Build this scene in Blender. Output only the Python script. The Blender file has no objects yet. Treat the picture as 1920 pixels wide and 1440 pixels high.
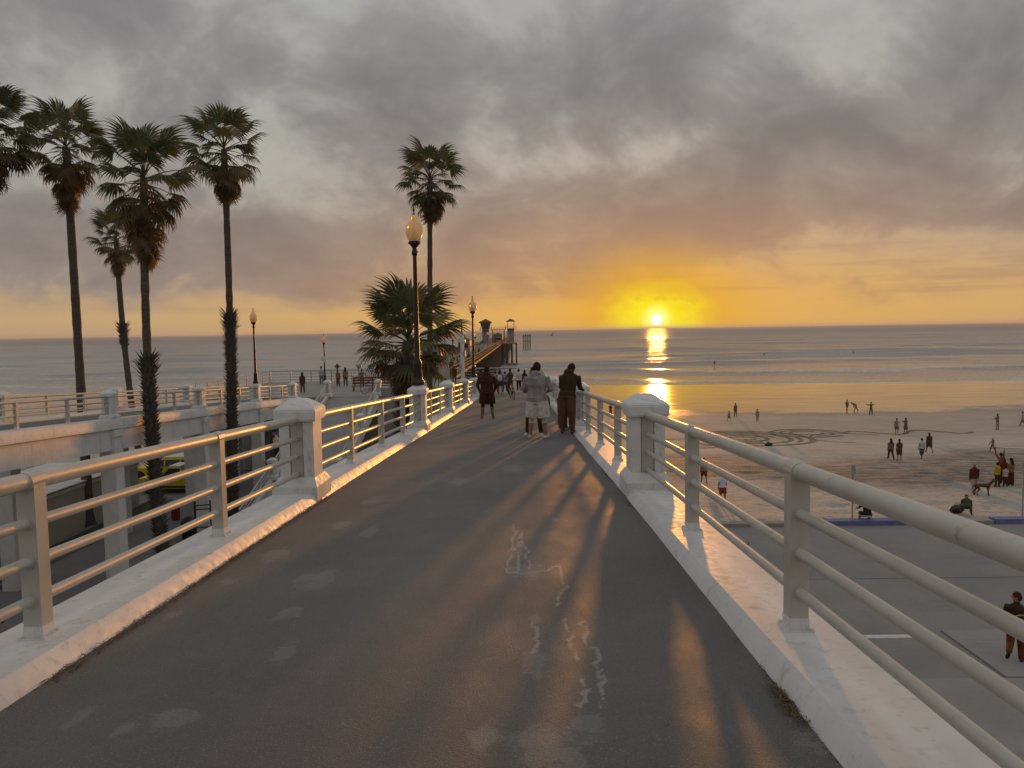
import bpy, bmesh, math, random
import numpy as np
from mathutils import Vector, Matrix, Euler
R = math.radians
random.seed(7)
scene = bpy.context.scene
COL = scene.collection

# ------------------------------------------------------------------ camera
EYE = 12.5
FPX = 1442.0
YAW, PITCH, ROLL = 0.0129, 0.0700, -0.0158
cam_d = bpy.data.cameras.new('camera')
cam_d.sensor_width = 36.0
cam_d.lens = 36.0 * FPX / 1920.0
cam_d.clip_start = 0.05
cam_d.clip_end = 120000.0
cam = bpy.data.objects.new('camera', cam_d)
COL.objects.link(cam)
cam.matrix_world = (Matrix.Translation((0, 0, EYE)) @ Matrix.Rotation(YAW, 4, 'Z')
                    @ Matrix.Rotation(math.pi / 2 - PITCH, 4, 'X') @ Matrix.Rotation(ROLL, 4, 'Z'))
scene.camera = cam
CM = cam.matrix_world.to_3x3()

# ------------------------------------------------------------------ world
SUN_AZ = R(9.95)          # to the right of straight ahead (+Y)
SUN_EL = R(0.60)
SUN_DIR = Vector((math.sin(SUN_AZ) * math.cos(SUN_EL), math.cos(SUN_AZ) * math.cos(SUN_EL), math.sin(SUN_EL)))

class NT:
    """small helper to write shader maths"""
    def __init__(s, tree):
        s.t = tree
        s.n = tree.nodes
        s.l = tree.links
    def new(s, typ, **kw):
        n = s.n.new(typ)
        for k, v in kw.items():
            setattr(n, k, v)
        return n
    def put(s, sock, v):
        if hasattr(v, 'default_value') or hasattr(v, 'is_linked'):
            s.l.new(v, sock)
        else:
            if isinstance(v, (tuple, list)) and len(v) == 3 and sock.type == 'RGBA':
                v = (*v, 1.0)
            sock.default_value = v
    def m(s, op, a, b=None, c=None, clamp=False):
        n = s.new('ShaderNodeMath', operation=op, use_clamp=clamp)
        s.put(n.inputs[0], a)
        if b is not None: s.put(n.inputs[1], b)
        if c is not None: s.put(n.inputs[2], c)
        return n.outputs[0]
    def vm(s, op, a, b=None):
        n = s.new('ShaderNodeVectorMath', operation=op)
        s.put(n.inputs[0], a)
        if b is not None: s.put(n.inputs[1], b)
        return n.outputs['Value'] if op in ('DOT_PRODUCT', 'LENGTH', 'DISTANCE') else n.outputs[0]
    def smooth(s, x, a, b, lo=0.0, hi=1.0):
        n = s.new('ShaderNodeMapRange', interpolation_type='SMOOTHSTEP')
        s.put(n.inputs['Value'], x)
        n.inputs['From Min'].default_value = a
        n.inputs['From Max'].default_value = b
        n.inputs['To Min'].default_value = lo
        n.inputs['To Max'].default_value = hi
        return n.outputs[0]
    def mix(s, f, a, b):
        n = s.new('ShaderNodeMix', data_type='RGBA')
        s.put(n.inputs['Factor'], f)
        s.put(n.inputs['A'], a) if False else s.put(n.inputs[6], a)
        s.put(n.inputs[7], b)
        return n.outputs[2]
    def addc(s, a, b):
        n = s.new('ShaderNodeMix', data_type='RGBA', blend_type='ADD')
        n.inputs['Factor'].default_value = 1.0
        s.put(n.inputs[6], a)
        s.put(n.inputs[7], b)
        return n.outputs[2]
    def mulc(s, a, b):
        n = s.new('ShaderNodeMix', data_type='RGBA', blend_type='MULTIPLY')
        n.inputs['Factor'].default_value = 1.0
        s.put(n.inputs[6], a)
        s.put(n.inputs[7], b)
        return n.outputs[2]
    def noise(s, vec, scale, detail=4.0, rough=0.55, dist=0.0, lac=2.0):
        n = s.new('ShaderNodeTexNoise')
        s.put(n.inputs['Vector'], vec)
        n.inputs['Scale'].default_value = scale
        n.inputs['Detail'].default_value = detail
        n.inputs['Roughness'].default_value = rough
        n.inputs['Distortion'].default_value = dist
        n.inputs['Lacunarity'].default_value = lac
        return n.outputs['Fac']
    def comb(s, x, y, z):
        n = s.new('ShaderNodeCombineXYZ')
        s.put(n.inputs[0], x); s.put(n.inputs[1], y); s.put(n.inputs[2], z)
        return n.outputs[0]
    def sep(s, v):
        n = s.new('ShaderNodeSeparateXYZ')
        s.put(n.inputs[0], v)
        return n.outputs[0], n.outputs[1], n.outputs[2]
    def ramp(s, f, stops, interp='EASE'):
        n = s.new('ShaderNodeValToRGB')
        n.color_ramp.interpolation = interp
        el = n.color_ramp.elements
        while len(el) < len(stops):
            el.new(0.5)
        for e, (p, c) in zip(el, stops):
            e.position = p
            e.color = (*c, 1.0)
        s.put(n.inputs[0], f)
        return n.outputs[0]

def build_world():
    w = bpy.data.worlds.new('World')
    scene.world = w
    w.use_nodes = True
    w.cycles.sampling_method = 'MANUAL'
    w.cycles.sample_map_resolution = 512
    t = w.node_tree
    t.nodes.clear()
    N = NT(t)
    tc = N.new('ShaderNodeTexCoord')
    d = N.vm('NORMALIZE', tc.outputs['Generated'])
    x, y, z = N.sep(d)
    zc = N.m('MAXIMUM', z, 0.0)
    # angles relative to the sun
    hx = N.m('SUBTRACT', N.m('MULTIPLY', x, math.cos(SUN_AZ)), N.m('MULTIPLY', y, math.sin(SUN_AZ)))   # sideways
    hy = N.m('ADD', N.m('MULTIPLY', x, math.sin(SUN_AZ)), N.m('MULTIPLY', y, math.cos(SUN_AZ)))        # towards the sun
    az = N.m('ARCTAN2', hx, hy)
    # physical twilight sky as the clear air underneath the clouds
    sky = N.new('ShaderNodeTexSky', sky_type='NISHITA')
    sky.sun_disc = False
    sky.sun_elevation = R(2.0)
    sky.sun_rotation = SUN_AZ
    sky.air_density = 1.3
    sky.dust_density = 3.0
    nis = N.vm('SCALE', sky.outputs[0])
    nis.node.inputs['Scale'].default_value = 0.010
    # clear air by height
    grad = N.ramp(zc, [(0.0, (0.40, 0.29, 0.185)), (0.02, (0.47, 0.325, 0.17)), (0.045, (0.42, 0.30, 0.185)),
                       (0.09, (0.355, 0.30, 0.235)), (0.17, (0.365, 0.355, 0.315)), (0.35, (0.36, 0.365, 0.35)), (1.0, (0.38, 0.395, 0.405))], 'LINEAR')
    clear = N.addc(grad, nis)
    def sq(v): return N.m('MULTIPLY', v, v)
    def lobe_w(ra, re):
        return N.m('EXPONENT', N.m('MULTIPLY', N.m('ADD', sq(N.m('MULTIPLY', az, 1.0 / ra)), sq(N.m('MULTIPLY', zc, 1.0 / re))), -1.0))
    warm = lobe_w(0.46, 0.105)          # broad glow round the sun
    clear = N.mix(N.m('MULTIPLY', warm, 0.88), clear, (0.74, 0.40, 0.075))
    # cloud sheet, projected on a flat layer overhead
    inv = N.m('DIVIDE', 1.0, N.m('ADD', zc, 0.60))
    P = N.comb(N.m('MULTIPLY', x, inv), N.m('MULTIPLY', y, inv), 3.3)
    warpn = N.noise(P, 2.6, 2.0, 0.5)
    P2 = N.vm('ADD', P, N.comb(N.m('MULTIPLY', warpn, 0.22), N.m('MULTIPLY', warpn, 0.18), 0.0))
    n1 = N.noise(P2, 4.6, 5.0, 0.56)
    n2 = N.noise(N.vm('ADD', P2, (5.2, 1.3, 2.0)), 14.0, 4.0, 0.6)
    dens = N.m('ADD', N.m('MULTIPLY', n1, 0.70), N.m('MULTIPLY', n2, 0.30))
    # cloud banks where the evening's sky has them (world directions, az right of straight ahead / elevation)
    azw = N.m('ARCTAN2', x, y)
    el = N.m('ARCSINE', z)
    def bank(azd, eld, ra, re, amp):
        a = sq(N.m('MULTIPLY_ADD', azw, 1.0 / R(ra), -azd / ra))
        b = sq(N.m('MULTIPLY_ADD', el, 1.0 / R(re), -eld / re))
        return N.m('MULTIPLY', N.m('EXPONENT', N.m('MULTIPLY', N.m('ADD', a, b), -1.0)), amp)
    tot = dens
    for bk in BANKS:
        tot = N.m('ADD', tot, bank(*bk))
    low = N.smooth(N.m('ADD', z, N.m('MULTIPLY', N.m('SUBTRACT', n1, 0.5), 0.08)), 0.022, 0.058)
    cover = N.m('MULTIPLY', N.m('MAXIMUM', N.smooth(tot, 0.40, 0.585), N.smooth(n2, 0.35, 0.75, 0.0, 0.45)), low)
    thick = N.smooth(tot, 0.50, 0.74)
    ccol = N.mix(thick, (0.245, 0.234, 0.228), (0.160, 0.152, 0.156))
    cwarm = lobe_w(0.40, 0.145)
    ccol = N.mix(N.m('MULTIPLY', cwarm, 0.95), ccol, N.mix(thick, (0.70, 0.34, 0.095), (0.56, 0.27, 0.10)))
    # pinkish tone low down all round
    pink = N.smooth(z, 0.25, 0.05)
    ccol = N.mix(N.m('MULTIPLY', pink, 0.42), ccol, N.mix(warm, (0.27, 0.20, 0.165), (0.42, 0.21, 0.09)))
    # cloud colour brightened towards the zenith, added fill for shaded faces below
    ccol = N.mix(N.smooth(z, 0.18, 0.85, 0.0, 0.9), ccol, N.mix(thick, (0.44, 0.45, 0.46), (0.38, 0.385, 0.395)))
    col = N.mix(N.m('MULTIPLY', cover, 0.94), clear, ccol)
    # thin low streaks
    st = N.noise(N.comb(N.m('MULTIPLY', az, 2.6), N.m('MULTIPLY', z, 40.0), 0.0), 1.5, 3.0, 0.55)
    stm = N.m('MULTIPLY', N.smooth(st, 0.48, 0.68), N.m('MULTIPLY', N.smooth(z, 0.016, 0.045), N.smooth(z, 0.12, 0.07)))
    col = N.mix(N.m('MULTIPLY', stm, 0.50), col, N.mix(warm, (0.30, 0.22, 0.17), (0.46, 0.23, 0.085)))
    # the sun itself and the glare round it
    els = N.m('SUBTRACT', el, SUN_EL)
    ang = N.m('SQRT', N.m('ADD', sq(az), sq(els)))
    lobe = N.m('SQRT', N.m('ADD', sq(N.m('MULTIPLY', az, 0.72)), sq(els)))
    cn = N.noise(N.comb(N.m('MULTIPLY', az, 30.0), N.m('MULTIPLY', el, 52.0), 1.7), 1.0, 4.0, 0.6)
    lob2 = N.m('ADD', lobe, N.m('MULTIPLY', N.m('SUBTRACT', cn, 0.5), 0.034))
    g_or = N.m('MULTIPLY', N.smooth(lobe, 0.125, 0.02), 0.92)
    col = N.mix(g_or, col, (0.74, 0.37, 0.012))
    g_ye = N.smooth(lob2, 0.060, 0.014)
    col = N.mix(g_ye, col, (0.92, 0.74, 0.012))
    # a small cloud above it with burning edges
    cb = N.smooth(N.m('ADD', N.m('SQRT', N.m('ADD', sq(N.m('MULTIPLY', N.m('SUBTRACT', az, 0.010), 0.36)), sq(N.m('SUBTRACT', el, 0.046)))),
                  N.m('MULTIPLY', N.m('SUBTRACT', cn, 0.5), 0.06)), 0.014, 0.004)
    col = N.mix(N.m('MULTIPLY', cb, 0.75), col, (0.72, 0.42, 0.03))
    g_wh = N.smooth(ang, 0.024, 0.006)
    col = N.mix(N.m('MULTIPLY', g_wh, 0.6), col, (1.4, 1.2, 0.35))
    disc = N.smooth(ang, 0.0078, 0.0048)
    col = N.mix(disc, col, (3.2, 3.0, 2.5))
    # below the horizon: dim sea tone
    col = N.mix(N.smooth(z, -0.002, -0.03), col, (0.12, 0.11, 0.10))
    bg = N.new('ShaderNodeBackground')
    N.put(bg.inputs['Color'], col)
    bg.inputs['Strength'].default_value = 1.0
    out = N.new('ShaderNodeOutputWorld')
    t.links.new(bg.outputs[0], out.inputs['Surface'])

# (azimuth, elevation, half widths in degrees, strength): positive = cloud, negative = gap
BANKS = [
    (-9.0, 16.5, 10.0, 6.0, 0.15), (8.0, 19.0, 9.0, 4.5, 0.13), (18.0, 13.0, 8.0, 3.5, 0.13), (30.0, 14.0, 9.0, 5.0, 0.14),
    (15.0, 7.4, 17.0, 2.2, 0.16), (-2.0, 7.8, 9.0, 3.0, 0.14), (-28.0, 20.0, 12.0, 6.0, 0.10), (-30.0, 6.0, 12.0, 3.0, 0.13), (-17.0, 6.0, 9.0, 2.4, 0.13),
    (-15.5, 11.0, 6.5, 2.6, -0.18), (-22.0, 23.5, 3.5, 3.0, -0.05), (-2.0, 22.5, 6.0, 2.6, -0.10), (10.5, 12.6, 4.5, 2.6, -0.15),
    (20.0, 18.6, 5.0, 2.6, -0.06), (26.0, 17.0, 4.0, 3.0, -0.06), (31.0, 23.5, 10.0, 3.0, -0.03), (27.0, 4.4, 9.0, 1.5, -0.20), (-33.0, 11.0, 6.0, 2.0, -0.10),
]
build_world()

sun_d = bpy.data.lights.new('sun', 'SUN')
sun_d.energy = 2.4
sun_d.color = (1.0, 0.38, 0.05)
sun_d.angle = R(1.2)
sun = bpy.data.objects.new('sun', sun_d)
COL.objects.link(sun)
sun.rotation_euler = (-SUN_DIR).to_track_quat('-Z', 'Y').to_euler()
sun.location = (40, 200, 60)

scene.render.engine = 'CYCLES'
scene.view_settings.view_transform = 'Standard'
scene.view_settings.look = 'None'
scene.view_settings.exposure = 0.15
scene.view_settings.gamma = 1.0
scene.view_settings.use_curve_mapping = False
try:
    scene.cycles.use_denoising = True
    scene.cycles.max_bounces = 8
    scene.cycles.transparent_max_bounces = 12
    scene.cycles.caustics_reflective = False
    scene.cycles.caustics_refractive = False
    scene.cycles.sample_clamp_indirect = 6.0
except Exception:
    pass

# ------------------------------------------------------------------ profiles of the place
def interp(v, kn):
    xs = [k[0] for k in kn]
    ys = [k[1] for k in kn]
    return np.interp(v, xs, ys)
def smooth_table(kn, lo, hi, step, win):
    t = np.arange(lo, hi, step)
    v = interp(t, kn)
    k = int(win / step)
    pad = np.concatenate([np.linspace(v[0] - (v[1] - v[0]) * k, v[0], k, endpoint=False), v, np.linspace(v[-1], v[-1] + (v[-1] - v[-2]) * k, k)])
    ker = np.ones(k) / k
    s = np.convolve(pad, ker, 'same')[k:k + len(v)]
    return t, s
_dt, _dv = smooth_table([(-30, -0.2), (0, -1.60), (10, -2.09), (21, -2.70), (30, -3.17), (48, -4.12), (56, -4.60), (60, -4.70), (70, -4.70)], -30, 70, 0.25, 5.0)
def zd(y):
    """height of the footbridge deck"""
    return EYE + np.interp(y, _dt, _dv)
def zt(y):
    """height of the parallel ramp's deck"""
    return zd(np.asarray(y) - 0.3) - 0.22

Z_LOW = 2.3      # paved ground on the left, under the palms
Z_LOT = 3.8      # parking lot on the right
Z_PLAZA = 7.8    # raised plaza and pier deck

_rng = np.random.default_rng(11)
_lat = _rng.random((256, 256))
def vnoise(x, y):
    x = np.asarray(x, float); y = np.asarray(y, float)
    xi = np.floor(x).astype(int); yi = np.floor(y).astype(int)
    fx = x - xi; fy = y - yi
    fx = fx * fx * (3 - 2 * fx); fy = fy * fy * (3 - 2 * fy)
    g = lambda a, b: _lat[a & 255, b & 255]
    return (g(xi, yi) * (1 - fx) + g(xi + 1, yi) * fx) * (1 - fy) + (g(xi, yi + 1) * (1 - fx) + g(xi + 1, yi + 1) * fx) * fy
def fbm(x, y, o=4):
    s = 0.0; a = 0.5
    for k in range(o):
        s = s + a * vnoise(x * 2 ** k + 17.3 * k, y * 2 ** k + 9.1 * k)
        a *= 0.5
    return s

def zsand(x, y):
    x = np.asarray(x, float); y = np.asarray(y, float)
    zr = np.interp(y, [-400, 33, 36, 46, 60, 75, 100, 130, 165, 200, 300, 420], [3.55, 3.55, 3.4, 2.65, 1.95, 1.35, 0.85, 0.45, -0.05, -0.6, -3, -5])
    zl = np.interp(y, [-400, 58, 66, 75, 100, 130, 165, 200, 300, 420], [1.95, 1.95, 1.8, 1.35, 0.85, 0.45, -0.05, -0.6, -3, -5])
    k = np.clip((x - 0.2) / 1.2, 0, 1)
    z = zl * (1 - k) + zr * k
    rough = np.interp(y, [30, 34, 50, 60, 72, 400], [0, 1.0, 1.0, 0.6, 0.08, 0.0])
    z = z + rough * (fbm(x * 1.1, y * 1.3, 3) - 0.44) * 0.17 + np.interp(y, [33, 40, 70, 110], [0, 1, .5, 0]) * (fbm(x * 0.16, y * 0.16, 2) - 0.37) * 0.35
    return z

def ray(px, py):
    v = Vector(((px - 960.0) / FPX, (720.0 - py) / FPX, -1.0))
    return (CM @ v)
def at_z(px, py, z):
    d = ray(px, py)
    k = (z - EYE) / d.z
    return Vector((d.x * k, d.y * k, z))
def at_y(px, py, Y):
    d = ray(px, py)
    k = Y / d.y
    return Vector((d.x * k, Y, EYE + d.z * k))
def at_fn(px, py, fn, y0=2.0, y1=260.0):
    d = ray(px, py)
    lo, hi = y0, y1
    for _ in range(60):
        m = 0.5 * (lo + hi)
        k = m / d.y
        if EYE + d.z * k > float(fn(d.x * k, m)):
            lo = m
        else:
            hi = m
    k = lo / d.y
    return Vector((d.x * k, lo, float(fn(d.x * k, lo))))
def at_sand(px, py):
    return at_fn(px, py, zsand, 30.0)
def at_deck(px, py):
    return at_fn(px, py, lambda x, y: zd(y), 1.0, 60.0)

# ------------------------------------------------------------------ materials
MATS = {}
def material(name):
    m = bpy.data.materials.new(name)
    m.use_nodes = True
    m.node_tree.nodes.clear()
    N = NT(m.node_tree)
    b = N.new('ShaderNodeBsdfPrincipled')
    o = N.new('ShaderNodeOutputMaterial')
    m.node_tree.links.new(b.outputs[0], o.inputs['Surface'])
    tc = N.new('ShaderNodeTexCoord')
    N.obj = tc.outputs['Object']
    N.b = b
    return m, N
def bump(N, h, strength=0.3, dist=0.01, chain=None):
    n = N.new('ShaderNodeBump')
    n.inputs['Strength'].default_value = strength
    n.inputs['Distance'].default_value = dist
    N.put(n.inputs['Height'], h)
    if chain is not None:
        N.put(n.inputs['Normal'], chain)
    return n.outputs[0]
def simple(name, col, rough=0.6, var=0.15, scale=6.0, metal=0.0, bmp=0.0, bscale=40.0, spec=0.5, bdist=0.01):
    if name in MATS:
        return MATS[name]
    m, N = material(name)
    n = N.noise(N.obj, scale, 5.0, 0.6)
    lo = tuple(c * (1 - var) for c in col)
    hi = tuple(min(1.0, c * (1 + var)) for c in col)
    N.put(N.b.inputs['Base Color'], N.mix(N.smooth(n, 0.3, 0.7), lo, hi))
    N.put(N.b.inputs['Roughness'], N.smooth(n, 0.2, 0.8, max(0.02, rough - 0.08), min(1, rough + 0.08)))
    N.b.inputs['Metallic'].default_value = metal
    N.b.inputs['Specular IOR Level'].default_value = spec
    if bmp:
        N.put(N.b.inputs['Normal'], bump(N, N.noise(N.obj, bscale, 4.0, 0.6), bmp, bdist))
    MATS[name] = m
    return m

def mat_white_paint():
    m, N = material('white_paint_on_concrete')
    n = N.noise(N.obj, 1.6, 6.0, 0.6)
    n2 = N.noise(N.obj, 13.0, 5.0, 0.62)
    n3 = N.noise(N.vm('MULTIPLY', N.obj, (7, 3.0, 7)), 3.0, 5.0, 0.7)
    col = N.mix(N.smooth(n, 0.3, 0.75), (0.70, 0.695, 0.69), (0.60, 0.595, 0.585))
    col = N.mix(N.m('MULTIPLY', N.smooth(n2, 0.56, 0.72), 0.5), col, (0.40, 0.385, 0.365))
    gr = N.noise(N.vm('MULTIPLY', N.obj, (3.0, 3.0, 0.7)), 1.7, 7.0, 0.7)
    col = N.mix(N.m('MULTIPLY', N.smooth(gr, 0.54, 0.72), 0.55), col, (0.36, 0.32, 0.27))
    chips = N.smooth(n3, 0.69, 0.71)
    col = N.mix(chips, col, (0.20, 0.18, 0.16))
    N.put(N.b.inputs['Base Color'], col)
    N.put(N.b.inputs['Roughness'], N.smooth(n2, 0.3, 0.7, 0.46, 0.66))
    N.b.inputs['Specular IOR Level'].default_value = 0.35
    h = N.m('ADD', N.noise(N.obj, 55.0, 4.0, 0.6), N.m('MULTIPLY', n2, 1.4))
    h = N.m('SUBTRACT', h, N.m('MULTIPLY', chips, 0.8))
    N.put(N.b.inputs['Normal'], bump(N, h, 0.16, 0.005))
    return m
def mat_rail():
    m, N = material('pale_painted_pipe')
    n = N.noise(N.obj, 3.0, 5.0, 0.6)
    n2 = N.noise(N.obj, 60.0, 3.0, 0.6)
    n3 = N.noise(N.obj, 9.0, 6.0, 0.7)
    col = N.mix(N.smooth(n, 0.3, 0.7), (0.44, 0.41, 0.365), (0.51, 0.48, 0.435))
    col = N.mix(N.m('MULTIPLY', N.smooth(n3, 0.60, 0.72), 0.6), col, (0.25, 0.215, 0.18))
    ru = N.noise(N.vm('ADD', N.obj, (3.1, 7.7, 1.9)), 7.0, 7.0, 0.75)
    col = N.mix(N.smooth(ru, 0.665, 0.70), col, (0.16, 0.075, 0.035))
    N.put(N.b.inputs['Base Color'], col)
    N.put(N.b.inputs['Roughness'], N.smooth(n3, 0.3, 0.7, 0.34, 0.5))
    N.put(N.b.inputs['Normal'], bump(N, n2, 0.25, 0.003))
    return m
def mat_asphalt():
    m, N = material('worn_asphalt')
    at = N.new('ShaderNodeAttribute', attribute_name='patch')
    ck = N.new('ShaderNodeAttribute', attribute_name='crack')
    dt = N.new('ShaderNodeAttribute', attribute_name='dirt')
    big = N.noise(N.obj, 0.55, 5.0, 0.6)
    mid = N.noise(N.vm('MULTIPLY', N.obj, (1, 0.5, 1)), 4.0, 5.0, 0.6)
    fine = N.noise(N.obj, 105.0, 4.0, 0.78)
    grit = N.new('ShaderNodeTexVoronoi')
    N.put(grit.inputs['Vector'], N.obj)
    grit.inputs['Scale'].default_value = 125.0
    col = N.mix(N.smooth(big, 0.3, 0.7), (0.125, 0.118, 0.116), (0.165, 0.154, 0.149))
    col = N.mix(N.m('MULTIPLY', N.smooth(mid, 0.45, 0.7), 0.4), col, (0.175, 0.152, 0.14))
    col = N.mix(N.smooth(fine, 0.57, 0.70), col, (0.33, 0.31, 0.29))
    col = N.mix(N.smooth(fine, 0.45, 0.32), col, (0.085, 0.08, 0.077))
    pn = N.noise(N.obj, 9.0, 7.0, 0.72)
    pm = N.smooth(N.m('ADD', at.outputs['Fac'], N.m('MULTIPLY', N.m('SUBTRACT', pn, 0.5), 1.7)), 0.62, 0.92)
    col = N.mix(N.m('MULTIPLY', pm, 0.30), col, N.mix(N.smooth(fine, 0.35, 0.65), (0.26, 0.255, 0.245), (0.36, 0.35, 0.335)))
    cn = N.noise(N.obj, 30.0, 5.0, 0.7)
    cm = N.smooth(N.m('ADD', ck.outputs['Fac'], N.m('MULTIPLY', N.m('SUBTRACT', cn, 0.5), 0.5)), 0.80, 0.90)
    col = N.mix(N.m('MULTIPLY', cm, 0.62), col, (0.36, 0.335, 0.30))
    dn = N.noise(N.obj, 22.0, 6.0, 0.7)
    dm = N.smooth(N.m('ADD', dt.outputs['Fac'], N.m('MULTIPLY', N.m('SUBTRACT', dn, 0.5), 0.9)), 0.55, 0.75)
    col = N.mix(N.m('MULTIPLY', dm, 0.85), col, N.mix(N.smooth(cn, 0.4, 0.6), (0.035, 0.028, 0.022), (0.12, 0.07, 0.035)))
    N.put(N.b.inputs['Base Color'], col)
    rg = N.smooth(mid, 0.25, 0.75, 0.66, 0.86)
    N.put(N.b.inputs['Roughness'], N.m('ADD', rg, N.m('MULTIPLY', dm, 0.2)))
    N.b.inputs['Specular IOR Level'].default_value = 0.28
    h = N.m('ADD', N.m('MULTIPLY', grit.outputs['Distance'], -0.9), N.m('MULTIPLY', fine, 0.7))
    b1 = bump(N, h, 0.75, 0.0065)
    b2 = bump(N, N.m('ADD', mid, N.m('MULTIPLY', big, 3.0)), 0.25, 0.02, b1)
    N.put(N.b.inputs['Normal'], b2)
    return m
def mat_sand():
    m, N = material('beach_sand')
    x, y, z = N.sep(N.obj)
    big = N.noise(N.obj, 0.06, 5.0, 0.6)
    mid = N.noise(N.vm('MULTIPLY', N.obj, (0.6, 1.2, 1)), 0.55, 6.0, 0.62)
    foot = N.noise(N.vm('MULTIPLY', N.obj, (1.6, 2.1, 1)), 1.3, 4.0, 0.7, 0.8)
    fine = N.noise(N.obj, 9.0, 4.0, 0.6)
    far = N.smooth(y, 88.0, 112.0)
    edge = N.m('ADD', y, N.m('ADD', N.m('MULTIPLY', N.m('SUBTRACT', big, 0.5), 34.0), N.m('MULTIPLY', N.m('MULTIPLY', x, -0.02), 1.0)))
    wet = N.smooth(edge, 96.0, 106.0)
    damp = N.smooth(edge, 58.0, 84.0)
    col = N.mix(N.smooth(mid, 0.3, 0.7), (0.37, 0.35, 0.32), (0.47, 0.445, 0.41))
    tr = N.m('MULTIPLY', N.smooth(foot, 0.50, 0.66), N.smooth(y, 66.0, 56.0))
    col = N.mix(N.m('MULTIPLY', tr, 0.75), col, (0.215, 0.195, 0.172))
    col = N.mix(damp, col, N.mix(N.smooth(mid, 0.35, 0.7), (0.35, 0.29, 0.235), (0.42, 0.35, 0.285)))
    band = N.m('MULTIPLY', N.smooth(edge, 44.0, 52.0), N.smooth(edge, 66.0, 58.0))
    kelp = N.noise(N.vm('MULTIPLY', N.obj, (0.35, 1.5, 1)), 1.1, 5.0, 0.65)
    col = N.mix(N.m('MULTIPLY', band, N.smooth(kelp, 0.36, 0.60, 0.30, 0.95)), col, (0.135, 0.112, 0.095))
    col = N.mix(wet, col, (0.17, 0.138, 0.108))
    N.put(N.b.inputs['Base Color'], col)
    rip = N.noise(N.vm('MULTIPLY', N.obj, (0.12, 1.0, 1)), 0.7, 4.0, 0.6)
    rw = N.smooth(rip, 0.3, 0.7, 0.08, 0.18)
    n = N.new('ShaderNodeMix')
    N.put(n.inputs[0], wet); N.put(n.inputs[2], 0.85); N.put(n.inputs[3], rw)
    N.put(N.b.inputs['Roughness'], n.outputs[0])
    hs = N.m('ADD', N.m('MULTIPLY', foot, 1.0), N.m('MULTIPLY', fine, 0.25))
    hs = N.m('MULTIPLY', hs, N.smooth(y, 80.0, 52.0, 0.10, 1.0))
    hs = N.m('MULTIPLY', hs, N.smooth(edge, 106.0, 92.0, 0.006, 1.0))
    N.put(N.b.inputs['Normal'], bump(N, hs, 1.0, 0.26))
    return m
def mat_sea():
    m, N = material('sea_water')
    x, y, z = N.sep(N.obj)
    at = N.new('ShaderNodeAttribute', attribute_name='foam')
    fo = N.noise(N.vm('MULTIPLY', N.obj, (0.25, 0.55, 1)), 0.9, 7.0, 0.65, 0.6)
    fm = N.smooth(N.m('ADD', at.outputs['Fac'], N.m('MULTIPLY', N.m('SUBTRACT', fo, 0.5), 1.1)), 0.52, 0.72)
    col = N.mix(fm, (0.215, 0.208, 0.198), (0.60, 0.57, 0.55))
    N.put(N.b.inputs['Base Color'], col)
    n = N.new('ShaderNodeMix')
    N.put(n.inputs[0], fm); N.put(n.inputs[2], N.m('ADD', N.smooth(y, 180.0, 600.0, 0.16, 0.22), N.smooth(y, 500.0, 1800.0, 0.0, 0.24))); N.put(n.inputs[3], 0.7)
    N.put(N.b.inputs['Roughness'], n.outputs[0])
    N.b.inputs['IOR'].default_value = 1.33
    w1 = N.noise(N.vm('MULTIPLY', N.obj, (0.10, 0.32, 1)), 0.45, 5.0, 0.6, 0.4)
    w2 = N.noise(N.vm('MULTIPLY', N.obj, (0.35, 0.9, 1)), 1.1, 4.0, 0.6, 0.3)
    w3 = N.noise(N.vm('MULTIPLY', N.obj, (0.012, 0.04, 1)), 0.5, 4.0, 0.6, 0.3)
    h = N.m('ADD', N.m('ADD', N.m('MULTIPLY', w1, 1.0), N.m('MULTIPLY', w2, 0.28)), N.m('MULTIPLY', w3, N.smooth(y, 300.0, 1500.0, 0.5, 4.0)))
    N.put(N.b.inputs['Normal'], bump(N, h, 0.30, 0.7))
    return m
def mat_ground(name, a, b, scale=0.4, rough=0.85):
    m, N = material(name)
    n = N.noise(N.obj, scale, 6.0, 0.6)
    n2 = N.noise(N.obj, 7.0, 6.0, 0.65)
    f = N.noise(N.obj, 60.0, 3.0, 0.6)
    col = N.mix(N.smooth(n, 0.3, 0.7), a, b)
    col = N.mix(N.m('MULTIPLY', N.smooth(n2, 0.52, 0.75), 0.35), col, tuple(c * 0.62 for c in a))
    sk = N.noise(N.vm('MULTIPLY', N.obj, (0.25, 2.2, 1)), 0.8, 6.0, 0.7)
    col = N.mix(N.m('MULTIPLY', N.smooth(sk, 0.52, 0.70), 0.30), col, tuple(c * 0.55 for c in a))
    col = N.mix(N.m('MULTIPLY', N.smooth(f, 0.5, 0.7), 0.25), col, tuple(min(1, c * 1.4) for c in b))
    N.put(N.b.inputs['Base Color'], col)
    N.b.inputs['Roughness'].default_value = rough
    N.put(N.b.inputs['Normal'], bump(N, f, 0.3, 0.006))
    return m
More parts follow.
